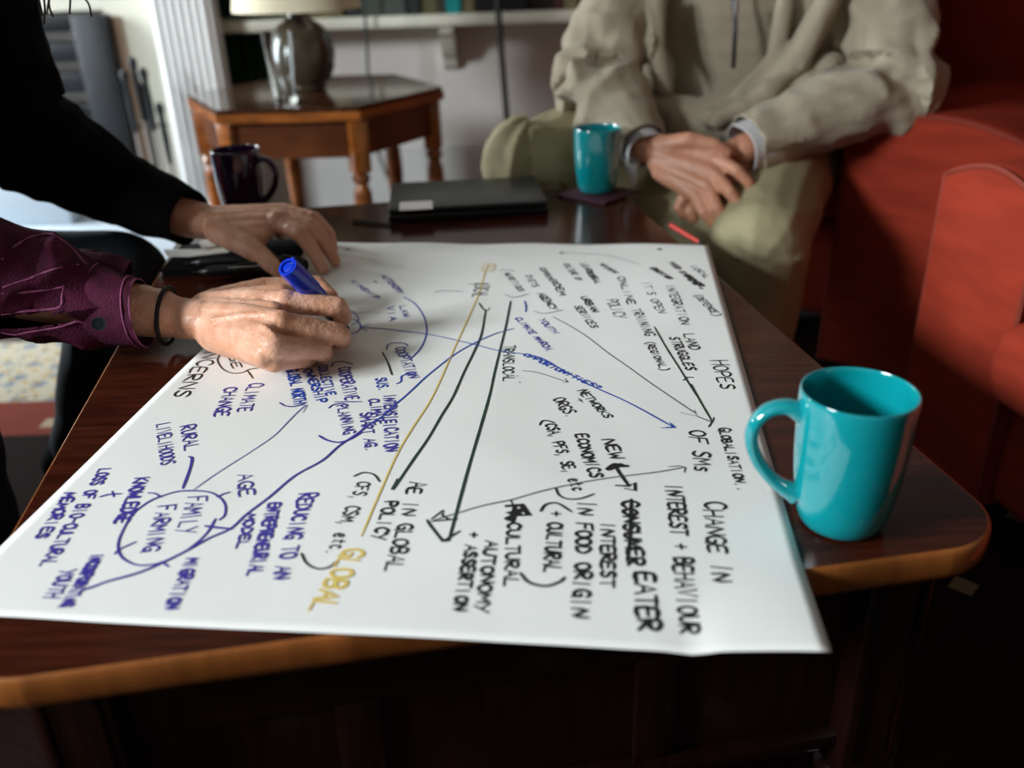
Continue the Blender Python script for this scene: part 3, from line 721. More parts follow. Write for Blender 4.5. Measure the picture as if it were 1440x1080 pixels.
# centre bottom, black
text('CFS, CSM, etc.', 503, 679, 457, 783, 19, K, 0.0018, False)
line(B0([(870, 375), (915, 358), (965, 368), (992, 402)]), K, 0.0018); line(B0([(620, 738), (645, 785), (700, 812), (755, 802), (790, 775)]), K, 0.0019)
text('POLICY', 541, 707, 522, 762, 18, K, 0.0024, False); text('AE IN GLOBAL', 577, 680, 540, 806, 20, K, 0.0023)
line(B0([(1075, 390), (1048, 438)]), K, 0.002)
text('GLOBAL', 485, 772, 432, 862, 32, Y_, 0.0032, False)
line([(508, 755), (534, 695), (560, 637), (582, 600), (609, 557), (640, 488), (672, 417), (682, 385), (688, 372)], Y_, 0.0016)
line([(678, 372), (694, 373), (692, 382), (679, 382), (678, 376), (693, 377)], 'ink_pale', 0.006, False)
text('LOCAL', 668, 400, 664, 419, 20, K, 0.0020, False); line(D0([(845, 300), (970, 301)]), GN, 0.0016); line(D0([(640, 347), (690, 338), (740, 338), (812, 344)]), 'ink_grey', 0.0012)
# upper left, small and violet
text('AUTONOMY', 535, 388, 562, 415, 8, B, 0.0022, False); text('+', 522, 396, 528, 401, 8, B, 0.0016, False); text('KINSHIP', 493, 397, 528, 422, 8, B, 0.0022, False)
text('VIA', 544, 432, 549, 454, 9, B, 0.0028, False); text('LAW', 562, 431, 568, 448, 9, B, 0.0020, False)
# upper right, out of focus rows
text('YOUTH', 757, 450, 778, 470, 9, B, 0.0018, False); text('CLIMATE MARCH.', 724, 448, 772, 497, 9, B, 0.0020, False); line(E0([(295, 318), (302, 345), (300, 375)]), T_, 0.0022)
text('OPPORTUNITIES?', 735, 500, 842, 548, 9, T_, 0.0022, False)
text('NUTRITIOUS', 708, 386, 730, 411, 9, K, 0.0015, False); text('DIETS', 738, 389, 750, 405, 9, 'ink_grey', 0.0018, False); text('CONSUMER', 758, 378, 777, 400, 8, K, 0.0017, False)
line(E0([(160, 160), (200, 155), (240, 162)]), 'ink_grey', 0.0013); line(E0([(185, 283), (240, 298), (320, 278)]), 'ink_grey', 0.0014)
text('AGENCY', 755, 413, 776, 437, 10, K, 0.0024, False); line(E0([(345, 372), (400, 385), (497, 365)]), 'ink_grey', 0.0014); text('DEM', 778, 400, 788, 417, 9, K, 0.0024, False)
text('CULTURE OF', 792, 372, 812, 396, 8, 'ink_grey', 0.0020, False); text('LEARNING', 816, 371, 834, 394, 8, K, 0.0018, False); text('SOCIAL', 824, 383, 838, 400, 8, K, 0.0022, False)
text('MOVEMENT', 842, 372, 864, 386, 8, K, 0.0016, False); text('URBAN', 816, 418, 834, 440, 10, K, 0.0024, False); text('SERVICES', 807, 431, 832, 462, 10, K, 0.0018, False)
text('POLICY', 852, 422, 866, 448, 16, K, 0.0017, False); text('ONLINE', 868, 390, 884, 430, 10, K, 0.0019, False); text('TRAINING', 888, 435, 908, 474, 13, K, 0.0019, False)
text("IT'S OPEN", 902, 398, 926, 442, 11, 'ink_grey', 0.0018, False); text('INTEGRATION', 936, 402, 958, 458, 12, K, 0.0019, False)
text('LAND', 961, 470, 970, 493, 15, K, 0.0021, False); text('STRUGGLES', 941, 475, 966, 522, 13, K, 0.0022, False); text('(REGIONAL)', 908, 482, 930, 522, 10, K, 0.0017, False)
text('EDUCATION', 914, 378, 940, 394, 8, K, 0.0028, False); text('FOOD SYSTEMS +', 940, 370, 984, 408, 8, K, 0.0026, False); text('LOCAL', 972, 375, 992, 393, 8, 'ink_grey', 0.0020, False); text('GROWER', 962, 388, 984, 404, 8, K, 0.0032, False)
text('(DEFENCE)', 976, 416, 1005, 446, 10, K, 0.0018, False)
line(E0([(480, 66), (560, 64), (640, 68), (760, 80), (910, 122)]), 'ink_grey', 0.0011)
line(E0([(440, 400), (530, 445), (620, 500), (730, 585), (840, 662), (960, 750), (1080, 832)])+F0([(1110, 165)]), 'ink_grey', 0.0013, name='drawn_arrow', tips=[F0([(1105, 148), (1120, 182), (1030, 163)])])
line(F0([(1120, 182), (1160, 198), (1200, 215), (1185, 242)]), K, 0.0014)
line(E0([(985, 455), (1045, 560), (1110, 660), (1160, 740), (1215, 825)])+F0([(1085, 0), (1140, 100), (1205, 212)]), GN, 0.0019, name='drawn_arrow', tips=[F0([(1175, 205), (1206, 214), (1215, 190)]), E0([(1140, 738), (1160, 722), (1190, 722)])])
line(E0([(280, 690), (340, 694), (400, 708), (460, 728), (522, 748)]), 'ink_grey', 0.0012, name='drawn_arrow', tips=[E0([(510, 730), (524, 748), (498, 752)])])
text('HOPES', 998, 507, 1015, 549, 20, K, 0.0019)
# right block, black
text('NETWORKS', 812, 550, 852, 590, 12, GN, 0.0019); text('+', 808, 561, 816, 569, 10, K, 0.0014, False); text('ORGS.', 776, 562, 800, 590, 17, K, 0.0018, False)
text('CSA, PFS, SE, etc', 766, 598, 806, 693, 16, K, 0.0020, False); line(F0([(235, 235), (250, 212), (280, 210), (318, 222)]), K, 0.0018); line(F0([(325, 590), (345, 630), (400, 650), (470, 645), (540, 620)]), K, 0.0018)
text('ECONOMICS', 809, 612, 830, 674, 16, K, 0.0024, False); text('NEW', 847, 619, 860, 648, 18, K, 0.0024, False)
line(F0([(610, 480), (655, 452), (690, 460), (735, 462), (660, 465), (700, 450), (640, 478), (620, 485)]), K, 0.0030); line(F0([(655, 455), (690, 510), (735, 572)]), K, 0.0032, name='drawn_arrow', tips=[F0([(668, 572), (735, 575), (770, 556), (772, 600), (720, 590)])])
text('CONSUMER', 874, 705, 884, 798, 20, K, 0.0030); line(F0([(750, 650), (748, 760), (742, 880)])+G0([(905, 330)]), K, 0.0028, False)
text('EATER', 893, 806, 898, 890, 26, K, 0.0034, False); text('INTEREST', 846, 735, 845, 828, 18, K, 0.0026, False)
text('IN FOOD ORIGIN', 813, 706, 804, 870, 20, K, 0.0027)
text('INTEREST + BEHAVIOUR', 936, 682, 958, 892, 22, K, 0.0027, False); text('CHANGE IN', 989, 706, 1003, 822, 24, K, 0.0026)
text('+ CULTURAL', 773, 720, 764, 806, 20, K, 0.0026, False)
line(G0([(540, 120), (562, 92), (612, 86), (670, 120)]), K, 0.0022); line(G0([(455, 380), (490, 418), (560, 434), (620, 416), (640, 398)]), K, 0.0024)
text('CULTURAL', 713, 737, 709, 827, 18, K, 0.0024, False)
line(G0([(400, 100), (460, 96), (490, 138), (400, 132), (470, 112), (395, 160), (450, 122), (400, 150), (420, 170), (430, 110)]), K, 0.0050, False); line(G0([(412, 74), (425, 98)]), K, 0.0018)
text('AUTONOMY', 683, 762, 668, 864, 17, K, 0.0025, False); text('+ ASSERTION', 658, 750, 637, 862, 16, K, 0.0026, False)
text('GLOBALISATION..', 1010, 602, 1038, 693, 13, K, 0.0020); text('OF SMs', 969, 606, 978, 666, 23, K, 0.0022, False)
# concerns
text('CONCERNS', 300, 478, 240, 562, 20, K, 0.0021, False)
line(crop(230, 460, 4.154, [(330, 160), (315, 195), (345, 245), (400, 270), (460, 266), (500, 248), (550, 240)]), K, 0.0016); text('AGE', 315, 492, 330, 521, 12, K, 0.0016, False)
line(crop(230, 460, 4.154, [(488, 252), (522, 300)]), K, 0.0018)
text('CLIMATE', 350, 540, 333, 581, 18, B, 0.0021); text('CHANGE', 317, 546, 300, 588, 17, B, 0.0025, False)
for hx, hy in ((489, 352), (927, 352), (790, 357)):
    c = uv(hx, hy); bm = bmesh.new()
    vs = [bm.verts.new(PT @ Vector((c.x+0.0035*math.cos(2*PI*k/14), c.y+0.0035*math.sin(2*PI*k/14), pz(c.x, c.y)+0.0008))) for k in range(14)]
    bm.faces.new(vs); obj('punched_hole', bm, M['ink_black'] if hx != 790 else M['ink_grey'], paper, smooth=False)

# ------------------------------------------------------------------ mugs
def mug(name, base, m, hang, label, cat='mug', hs=1.0, handle=True, hr=0.955):
    x, y, z = base; e = empty('mug', (x, y, z), label, cat)
    prof = [(0, 0.002), (0.024, 0.002), (0.026, 0.0), (0.031, 0.001), (0.0345, 0.008), (0.0375, 0.022), (0.0405, 0.045), (0.0423, 0.070), (0.0428, 0.098), (0.0428, 0.1085), (0.0422, 0.1105), (0.0406, 0.1105), (0.0398, 0.108), (0.0393, 0.095), (0.0385, 0.060), (0.036, 0.024), (0.029, 0.008), (0, 0.006)]
    bm = bmesh.new(); lathe(bm, [(r*hr, zz*hs) for r, zz in prof], 56, Matrix.Translation(base)); o = obj('body', bm, m, e)
    s = o.modifiers.new('sub', 'SUBSURF'); s.levels = 1; s.render_levels = 1
    if handle:
        d = Vector((math.cos(hang), math.sin(hang), 0)); b0 = Vector(base)
        pr = [(0.0370, 0.091), (0.048, 0.0955), (0.060, 0.093), (0.0690, 0.083), (0.0715, 0.069), (0.0665, 0.053), (0.057, 0.039), (0.046, 0.029), (0.0355, 0.023)]
        pts = curve_pts([b0+d*a+Vector((0, 0, c*hs)) for a, c in pr], 5)
        bm = bmesh.new(); n = 14; rings = []; side = d.cross(Vector((0, 0, 1)))
        for i, p in enumerate(pts):
            t = (pts[min(i+1, len(pts)-1)]-pts[max(i-1, 0)]).normalized(); nn = side.cross(t).normalized()
            k = abs(i/(len(pts)-1)-0.5)*2; aw = 0.0078+0.0030*k**4; an = 0.0050+0.0035*k**5
            rings.append([bm.verts.new(p+side*math.cos(2*PI*q/n)*aw+nn*math.sin(2*PI*q/n)*an) for q in range(n)])
        for a, b in zip(rings[:-1], rings[1:]):
            for q in range(n): bm.faces.new((a[q], a[(q+1) % n], b[(q+1) % n], b[q]))
        bm.faces.new(rings[0][::-1]); bm.faces.new(rings[-1])
        ho = obj('handle', bm, m, e)
    return e
mug('mug', tuple(Vector((0.2455, 0.563, 0.4502))), M['teal'], math.radians(172), 'large teal mug with its handle to the left, near corner of the coffee table')
mug('mug', (0.161, 1.573, 0.4552), M['teal'], math.radians(80), 'teal mug standing on the dark coaster in front of the seated man')
mug('mug', (P(345, 301).x, P(345, 301).y, 0.4502), M['purple'], math.radians(-18), 'dark purple mug on the table behind the resting hand', hs=1.0)
cst = obj('coaster', box((-0.052, -0.052, 0.0), (0.052, 0.052, 0.0048), 0.0015, Matrix.Translation((0.163, 1.566, 0.4502)) @ Matrix.Rotation(math.radians(48), 4, 'Z')), M['coaster'], loc=(0.163, 1.566, 0.4502))
tag(cst, 'dark purple square coaster under the far teal mug', 'coaster')

# ------------------------------------------------------------------ laptop, sticker, lead, red stick
a, b, c = P(546, 312, 0.452), P(772, 300, 0.452), P(572, 268, 0.474)
th = math.atan2(b.y-a.y, b.x-a.x); wl = (b-a).length
TLp = Matrix.Translation((a.x, a.y, 0.4502)) @ Matrix.Rotation(th, 4, 'Z')
lap = empty('laptop', tuple(TLp @ Vector((wl/2, 0.09, 0))), 'closed black laptop lying on the far end of the coffee table', 'laptop')
obj('base', box((0, 0, 0), (wl, 0.185, 0.013), 0.004, TLp), M['black_plastic'], lap)
obj('lid', box((0.001, 0.001, 0.0135), (wl-0.001, 0.184, 0.0225), 0.004, TLp), M['laptop'], lap)
q = TLp.inverted() @ P(585, 289, 0.473)
obj('sticker', box((q.x-0.027, q.y-0.026, 0.0226), (q.x+0.027, q.y+0.026, 0.0230), 0, TLp), M['white_label'], lap, smooth=False)
bm = bmesh.new(); tube(bm, curve_pts([P(496, 311, 0.453), P(512, 312, 0.453), P(530, 314, 0.453), P(552, 316, 0.453)], 4), 0.0024, 8)
o = obj('cable_end', bm, M['cable'], loc=tuple(P(520, 312, 0.45))); tag(o, 'short black lead sticking out left of the laptop', 'cable')
bm = bmesh.new(); tube(bm, [P(944, 317, 0.4545), P(984, 341, 0.4545)], [0.004, 0.0035], 10)
e = empty('red_stick', tuple(P(964, 330, 0.4502)), 'small red stick lying on the right edge of the table by the paper', 'pen')  # stick added in place of a red patch at the table edge
obj('barrel', bm, M['red_stick'], e)
bm = bmesh.new(); tube(bm, [P(984.2, 341.2, 0.4545), P(988, 343.6, 0.4545)], [0.0034, 0.001], 10); obj('tip', bm, M['black_plastic'], e)

# ------------------------------------------------------------------ black case, cards and pens under the far hand
th = math.atan2(P(430, 352).y-P(245, 372).y, P(430, 352).x-P(245, 372).x)
p0 = P(226, 389, 0.452); TN = Matrix.Translation((p0.x, p0.y, 0.4502)) @ Matrix.Rotation(math.radians(4), 4, 'Z')
nb = empty('notebook', tuple(TN @ Vector((0.08, 0.06, 0))), 'black notebook lying left of the flipchart under the far hand', 'notebook')
obj('cover', box((0, 0, 0.0075), (0.188, 0.125, 0.010), 0.001, TN), M['black_cloth'], nb)
obj('pages', box((0.002, 0.002, 0.0024), (0.186, 0.123, 0.0074), 0.0003, TN), M['black_cloth'], nb)
obj('back_cover', box((0, 0, 0), (0.188, 0.125, 0.0023), 0.001, TN), M['black_cloth'], nb)
def card(name, px, h, lab):
    pts = [P(x, y, 0.45+h) for x, y in px]; bm = bmesh.new(); v = [bm.verts.new(p) for p in pts]; v2 = [bm.verts.new(p+Vector((0, 0, 0.0015))) for p in pts]
    bm.faces.new(v[::-1]); bm.faces.new(v2); n = len(v)
    for k in range(n): bm.faces.new((v[k], v[(k+1) % n], v2[(k+1) % n], v2[k]))
    c0 = sum(pts, Vector())/n
    return tag(obj(name, bm, M['card'], loc=tuple(c0), smooth=False), lab, 'paper')
card('paper_slip', [(230, 352), (280, 352), (323, 346), (322, 355), (268, 361), (235, 361)], 0.0106, 'narrow pale paper slip on the black notebook')
card('folded_card', [(281, 344), (289, 327), (301, 327), (303, 340), (322, 339), (322, 345), (286, 350)], 0.0125, 'small pale folded card leaning behind the paper slip')
def pen_thing(name, pa, pb, r, label, cat, body, capc, capfrac=0.38, printed=False):
    pa, pb = Vector(pa), Vector(pb); d = pb-pa; L = d.length; R = d.to_track_quat('Z', 'Y').to_matrix().to_4x4(); T = Matrix.Translation(pa) @ R
    e = empty(name, tuple(pa), label, cat)
    bm = bmesh.new(); lathe(bm, [(0, 0.010), (r*0.45, 0.010), (r*0.5, 0.016), (r*0.92, 0.020), (r, 0.026), (r, L*(1-capfrac)-0.0005)] + [(0, L*(1-capfrac)-0.0005)], 24, T); obj('barrel', bm, body, e)
    bm = bmesh.new(); lathe(bm, [(0, 0.0), (r*0.14, 0.0002), (r*0.2, 0.004), (r*0.2, 0.0099), (0, 0.0099)], 14, T); obj('nib', bm, M['ink_black'] if body is not capc else body, e)
    rc = r*1.12
    bm = bmesh.new(); lathe(bm, [(0, L*(1-capfrac)), (rc, L*(1-capfrac)), (rc, L-0.004), (rc*0.93, L), (rc*0.68, L), (rc*0.64, L-0.004), (rc*0.55, L-0.0045), (rc*0.52, L-0.001), (rc*0.2, L), (0, L)], 32, T)
    c_ = obj('cap', bm, capc, e)
    bm = bmesh.new(); T2 = T @ Matrix.Rotation(math.radians(100), 4, 'Z')
    bx(bm, (rc*0.85, -r*0.22, L*(1-capfrac)+0.004), (rc*1.25, r*0.22, L-0.003), 0.0008, T2); obj('clip', bm, capc, c_)
    if printed:
        for k, (s0, s1) in enumerate(((0.10, 0.30), (0.34, 0.56))):
            pass
    return e, T, L
pen_thing('marker_pen', H(268, 383, 0.0180), H(374, 377, 0.0180), 0.0072, 'black marker pen lying in front of the notebook, nearer the wrist', 'pen', M['black_plastic'], M['black_plastic'])
pen_thing('marker_pen', H(258, 370, 0.0170), H(376, 364, 0.0170), 0.0062, 'black marker pen lying on the notebook edge behind another', 'pen', M['black_plastic'], M['black_plastic'])
pen_thing('marker_pen', H(348, 362, 0.0200), H(428, 374, 0.0200), 0.0090, 'thick black marker pen lying beneath the thumb of the resting hand', 'pen', M['black_plastic'], M['black_plastic'])
# pale printing on the nearer black marker, lettering strokes on its barrel
bm = bmesh.new()
for k in range(13):
    x = 322+k*3.4; bx(bm, (-0.0012, -0.0019, 0), (0.0012, 0.0019, 0.0004), 0, Matrix.Translation(H(x, 376.4-k*0.22, 0.0255)))
o = obj('printed_lettering', bm, M['pale_print'], [x for x in bpy.data.objects if x.name == 'marker_pen'][0], smooth=False)

# blue marker in the writing hand
PEN0, PEN1 = H(490, 462, 0.0022), H(404, 375, 0.104)
pen_e, PTm, PLn = pen_thing('blue_marker', PEN0, PEN1, 0.0102, 'marker pen with bright blue cap on its end, held by the writing hand', 'pen', M['black_plastic'], M['cap_blue'], 0.46)

# ================================================================== THE WRITER (left)
wr = empty('person', (-1.0, 1.0, 0.0), 'person in dark maroon shirt leaning in from the left, writing with a blue marker', 'person')
# one continuous body: trunk, neck, head, arms, both hands, legs
def hand_caps(bm, K, fingers, thumb, wr_p, rad):
    pass
bm = bmesh.new()
WR = H(258, 448, 0.036); WRf = H(225, 441, 0.046); ELr = Vector((-0.545, 0.905, 0.545)); SHr = Vector((-0.86, 0.84, 0.90))
kI, kM, kR, kP = H(402, 425, 0.060), H(395, 455, 0.060), H(386, 487, 0.048), H(386, 508, 0.030)
chain(bm, [(SHr, 0.045), (Vector((-0.60, 0.885, 0.570)), 0.032), (H(60, 414, 0.079), 0.031), (H(180, 434, 0.055), 0.0300), (WRf, 0.0275)])
fl = ((0, 0.3, 1), 0.80)
chain(bm, [(WRf, 0.030), (WR, 0.029), (H(288, 450, 0.038), 0.029)], flat=fl)
for k_, w0, r0, r1 in ((kI, H(290, 432, 0.042), 0.0180, 0.0138), (kM, H(290, 446, 0.041), 0.0185, 0.0140), (kR, H(292, 461, 0.034), 0.0180, 0.0132), (kP, H(300, 474, 0.027), 0.0165, 0.0120)):
    mid = (w0+k_)/2+Vector((0, 0, 0.0015))
    chain(bm, [(w0, r0), (mid, (r0+r1)/2+0.001), (k_, r1)])
# knuckle bumps
for k_, r_ in ((kI, 0.0146), (kM, 0.0146), (kR, 0.0138), (kP, 0.0124)): ell(bm, k_+Vector((0, 0, 0.0006)), (r_, r_*0.95, r_*0.95))
for ka, kb, wa in ((kI, kM, H(290, 439, 0.042)), (kM, kR, H(291, 453, 0.038)), (kR, kP, H(296, 467, 0.031))):
    m_ = (ka+kb)/2+Vector((-0.010, 0, -0.001)); chain(bm, [(wa, 0.0180), (m_, 0.0136)])
# filling of the palm and the heel resting on the paper
chain(bm, [(H(300, 470, 0.020), 0.017), (H(372, 500, 0.018), 0.015)]); chain(bm, [(H(310, 445, 0.026), 0.018), (H(375, 470, 0.032), 0.018)])
chain(bm, [(kI, 0.0132), (H(474, 431, 0.051), 0.0116), (H(483, 445, 0.036), 0.0100), (H(478, 453, 0.018), 0.0084)])
chain(bm, [(kM, 0.0132), (H(477, 470, 0.038), 0.0118), (H(481, 479, 0.022), 0.0100), (H(463, 481, 0.013), 0.0086)])
chain(bm, [(kR, 0.0122), (H(451, 492, 0.029), 0.0110), (H(456, 498, 0.017), 0.0094), (H(436, 498, 0.0105), 0.0084)])
chain(bm, [(kP, 0.0112), (H(425, 505, 0.020), 0.0094), (H(434, 506, 0.012), 0.0082), (H(418, 507, 0.0085), 0.0072)])
thM = H(372, 407, 0.040)
chain(bm, [(H(300, 427, 0.037), 0.0175), (thM, 0.0148), (H(420, 402, 0.040), 0.0118), (H(446, 400, 0.040), 0.0108), (H(466, 417, 0.030), 0.0090)])
chain(bm, [(H(330, 424, 0.042), 0.0155), (H(395, 414, 0.048), 0.0130)]); chain(bm, [(H(395, 412, 0.045), 0.0115), (H(430, 412, 0.044), 0.0095)])
# tendons and veins on the back of the hand
def vein(px, r=0.0019):
    pts = curve_pts([H(*p) for p in px], 4); chain(bm, [(p, r) for p in pts], n=8)
for k_, w0 in ((kI, H(298, 436, 0.0540)), (kM, H(298, 450, 0.0545)), (kR, H(302, 463, 0.0470))):
    e_ = k_+Vector((-0.006, 0, 0.0110)); chain(bm, [(w0, 0.0035), ((w0+e_)/2+Vector((0, 0, 0.0020)), 0.0034), (e_, 0.0034)], n=10)
vein([(305, 440, 0.0560), (325, 445, 0.0592), (350, 441, 0.0640), (375, 437, 0.0690)], 0.0026)
vein([(312, 462, 0.0500), (335, 464, 0.0555), (352, 457, 0.0615), (372, 460, 0.0650), (384, 470, 0.0615)], 0.0026)
vein([(335, 464, 0.0555), (350, 474, 0.0540), (366, 480, 0.0550)], 0.0024)
# far (left) hand, spread on the sheet
W2 = H(283, 311, 0.055); E2 = Q(0, 172, 1.22); S2 = Q(-80, -100, 1.17)
chain(bm, [(S2, 0.045), (E2, 0.036), (H(175, 272, 0.095), 0.031), (H(245, 302, 0.068), 0.028), (W2, 0.027)]); 
for k_, w0, r0, r1 in (((391, 311, 0.062), (305, 320, 0.051), 0.0175, 0.0142), ((398, 305, 0.065), (305, 313, 0.055), 0.0180, 0.0142), ((402, 299, 0.060), (306, 307, 0.055), 0.0170, 0.0135), ((400, 297, 0.050), (308, 304, 0.048), 0.0160, 0.0125)):
    chain(bm, [(H(*w0), r0), (H(*k_), r1)])
ell(bm, H(391, 310, 0.064), (0.0150, 0.0145, 0.0140))
chain(bm, [(W2, 0.029), (H(310, 314, 0.052), 0.025)], flat=fl)
chain(bm, [(H(391, 311, 0.062), 0.0140), (H(424, 330, 0.052), 0.0122), (H(441, 354, 0.031), 0.0106), (H(453, 377, 0.0118), 0.0086)])
chain(bm, [(H(398, 305, 0.065), 0.0138), (H(438, 319, 0.058), 0.0120), (H(458, 343, 0.034), 0.0104), (H(471, 367, 0.0115), 0.0085)])
chain(bm, [(H(402, 299, 0.060), 0.0128), (H(442, 308, 0.056), 0.0112), (H(462, 329, 0.034), 0.0098), (H(468, 350, 0.0110), 0.0080)])
chain(bm, [(H(400, 297, 0.050), 0.0116), (H(430, 305, 0.048), 0.0100), (H(444, 320, 0.030), 0.0088), (H(450, 337, 0.0105), 0.0074)])
chain(bm, [(H(306, 325, 0.050), 0.0190), (H(347, 345, 0.041), 0.0168), (H(372, 363, 0.030), 0.0132), (H(389, 379, 0.0225), 0.0104)])
chain(bm, [(H(325, 330, 0.046), 0.0180), (H(372, 325, 0.052), 0.0150)]); chain(bm, [(H(340, 338, 0.043), 0.0150), (H(366, 338, 0.043), 0.0110)])
# trunk, neck, head and legs
chain(bm, [((-1.05, 1.02, 0.48), 0.13), ((-1.02, 1.02, 0.72), 0.125), ((-0.93, 1.02, 0.90), 0.12)]); chain(bm, [(SHr, 0.06), ((-0.90, 1.02, 0.95), 0.07), (S2, 0.06)])
chain(bm, [((-0.88, 1.02, 0.98), 0.05), ((-0.82, 1.03, 1.06), 0.05)])
hc_ = Vector((-0.775, 1.03, 1.14)); HR = Matrix.Rotation(math.radians(35), 3, 'Y')
ell(bm, hc_, (0.092, 0.075, 0.112), HR); ell(bm, hc_+HR @ Vector((0.035, 0, -0.055)), (0.058, 0.052, 0.062), HR)
chain(bm, [(hc_+HR @ Vector((0.088, 0, 0.0)), 0.009), (hc_+HR @ Vector((0.108, 0, -0.032)), 0.012)])
for s_ in (-1, 1):
    ell(bm, hc_+HR @ Vector((-0.005, s_*0.076, -0.012)), (0.020, 0.008, 0.030), HR)
    ell(bm, hc_+HR @ Vector((0.075, s_*0.030, 0.004)), (0.012, 0.014, 0.010), HR)
ell(bm, hc_+HR @ Vector((0.088, 0, -0.058)), (0.010, 0.024, 0.008), HR)
KN1, KN2 = Vector((-0.575, 1.27, 0.43)), Vector((-0.655, 0.90, 0.43))
for hp, kn, ft in ((Vector((-1.05, 1.12, 0.49)), KN1, Vector((-0.74, 1.36, 0.09))), (Vector((-1.05, 0.92, 0.49)), KN2, Vector((-0.69, 0.93, 0.09)))):
    chain(bm, [(hp, 0.07), (kn, 0.048), (ft, 0.034), (ft+Vector((0.13, 0, -0.04)), 0.03)])
def rough_skin(c, n):
    return 0.00035*noise.noise(c*260)+0.0005*noise.noise(c*90)
body = organic(bm, 0.0022, 3, rough_skin, 0.5)
obj('body', body, M['skin_w'], wr)

# hair tie round the wrist
cen = H(236, 444, 0.042); ax = (H(258, 449, 0.038)-H(205, 438, 0.048)).normalized(); s_, t_ = frame(ax)
ring_pts = [cen+ax*(0.004*math.sin(a))+s_*(math.cos(a)*0.0315)+t_*(math.sin(a)*0.0315) for a in [2*PI*k/36 for k in range(36)]]
bm = bmesh.new(); tube(bm, ring_pts, 0.0026, 8, closed=True); obj('hair_tie', bm, M['band'], wr)

# maroon sleeve of the near arm, with a placket slit, cuff and button
c0, c1, c2, c3 = Vector((-0.88, 0.85, 0.89)), Vector((-0.60, 0.885, 0.575)), H(60, 405, 0.083), H(180, 432, 0.055)
path = [c0, c1, c2, c3]
bm = bmesh.new(); chain(bm, [(c0, 0.075), (c1, 0.062), (c2, 0.052), (c3, 0.043)])
cap(bm, H(20, 392, 0.095), 0.048, H(110, 402, 0.075), 0.036)
slv = organic(bm, 0.0032, 3, folds(path, 0.0100, 13, 2.3), 0.5)
# cut the placket opening and the mouth of the sleeve
bmx = bmesh.new(); bmx.from_mesh(slv)
bmesh.ops.bisect_plane(bmx, geom=bmx.verts[:]+bmx.edges[:]+bmx.faces[:], plane_co=H(170, 432, 0.055), plane_no=(c3-c2).normalized(), clear_outer=True)
def to_px(p):
    d = p-CAM; return 720+F_PX*d.dot(RT)/d.dot(FWD), 540-F_PX*d.dot(UP)/d.dot(FWD)
def in_poly(x, y, poly):
    r = False; n = len(poly)
    for i in range(n):
        x1, y1 = poly[i]; x2, y2 = poly[(i+1) % n]
        if (y1 > y) != (y2 > y) and x < (x2-x1)*(y-y1)/(y2-y1)+x1: r = not r
    return r
slit = [(-10, 448), (25, 442), (61, 439), (98, 442), (111, 449), (84, 457), (40, 461), (-10, 464)]
kill = []
for f in bmx.faces:
    cc = f.calc_center_median()
    if f.normal.dot(CAM-cc) > 0 and in_poly(*to_px(cc), slit): kill.append(f)
bmesh.ops.delete(bmx, geom=kill, context='FACES')
from mathutils.bvhtree import BVHTree
bvh = BVHTree.FromBMesh(bmx); seams = []
for line_ in ([(2, 366), (20, 348), (40, 336), (60, 331), (78, 333), (100, 350), (120, 373)], [(4, 405), (20, 399), (40, 393), (60, 385), (80, 378), (110, 373)], [(90, 402), (88, 415), (85, 432), (60, 436), (30, 438), (2, 441)], [(2, 466), (20, 469), (40, 466), (60, 463), (85, 459), (110, 451), (125, 457), (140, 464)], [(2, 414), (30, 411), (60, 408), (88, 404)]):
    pp = []
    for x, y in line_:
        h = bvh.ray_cast(CAM, ray(x, y).normalized())
        if h[0] is not None and (not pp or (h[0]-pp[-1]).length < 0.05): pp.append(h[0]+h[1]*0.0009)
    if len(pp) > 2: seams.append(curve_pts(pp, 4))
so = obj('shirt_sleeve', bmx, M['maroon'], wr); so.modifiers.new('thick', 'SOLIDIFY').thickness = -0.0014
for pp in seams:
    bm = bmesh.new(); tube(bm, pp, 0.0014, 6); obj('seam', bm, M['maroon_edge'], so)
# cuff: oblique flared band
def cuff_ring(cx, nrm, ra, rb, up, n=48):
    nrm = nrm.normalized(); u = (up-nrm*up.dot(nrm)).normalized(); v = nrm.cross(u)
    return [cx+u*math.cos(2*PI*k/n)*ra+v*math.sin(2*PI*k/n)*rb for k in range(n)]
axn = (H(215, 441, 0.050)-H(130, 424, 0.066)).normalized(); vup = Vector((0, 0.25, 1))
bm = bmesh.new(); rr = []
tilt = (axn+Vector((0, 0.12, 0.28))).normalized()
for p_, ra, rb, ob in ((H(132, 425, 0.064), 0.043, 0.044, 0.2), (H(155, 431, 0.060), 0.042, 0.045, 0.6), (H(185, 437, 0.055), 0.039, 0.0445, 1), (H(200, 440, 0.053), 0.038, 0.044, 1), (H(201, 440, 0.053), 0.0360, 0.042, 1), (H(175, 436, 0.057), 0.036, 0.041, 0.8)):
    nn = axn.lerp(tilt, ob); ring = cuff_ring(p_, nn, ra, rb, vup)
    rr.append([bm.verts.new(q_+(q_-p_).normalized()*0.0016*noise.noise(q_*70)) for q_ in ring])
for a_, b_ in zip(rr[:-1], rr[1:]):
    for k in range(48): bm.faces.new((a_[k], a_[(k+1) % 48], b_[(k+1) % 48], b_[k]))
cuff = obj('shirt_cuff', bm, M['maroon'], wr)
for p_, ra, rb, ob in ((H(200.5, 440, 0.053), 0.0372, 0.0435, 1), (H(190, 438, 0.0545), 0.0388, 0.0447, 1), (H(135, 425.5, 0.0637), 0.0432, 0.0443, 0.2)):
    bm = bmesh.new(); tube(bm, cuff_ring(p_, axn.lerp(tilt, ob), ra, rb, vup), 0.00085, 6, closed=True); obj('seam', bm, M['maroon_edge'], cuff)
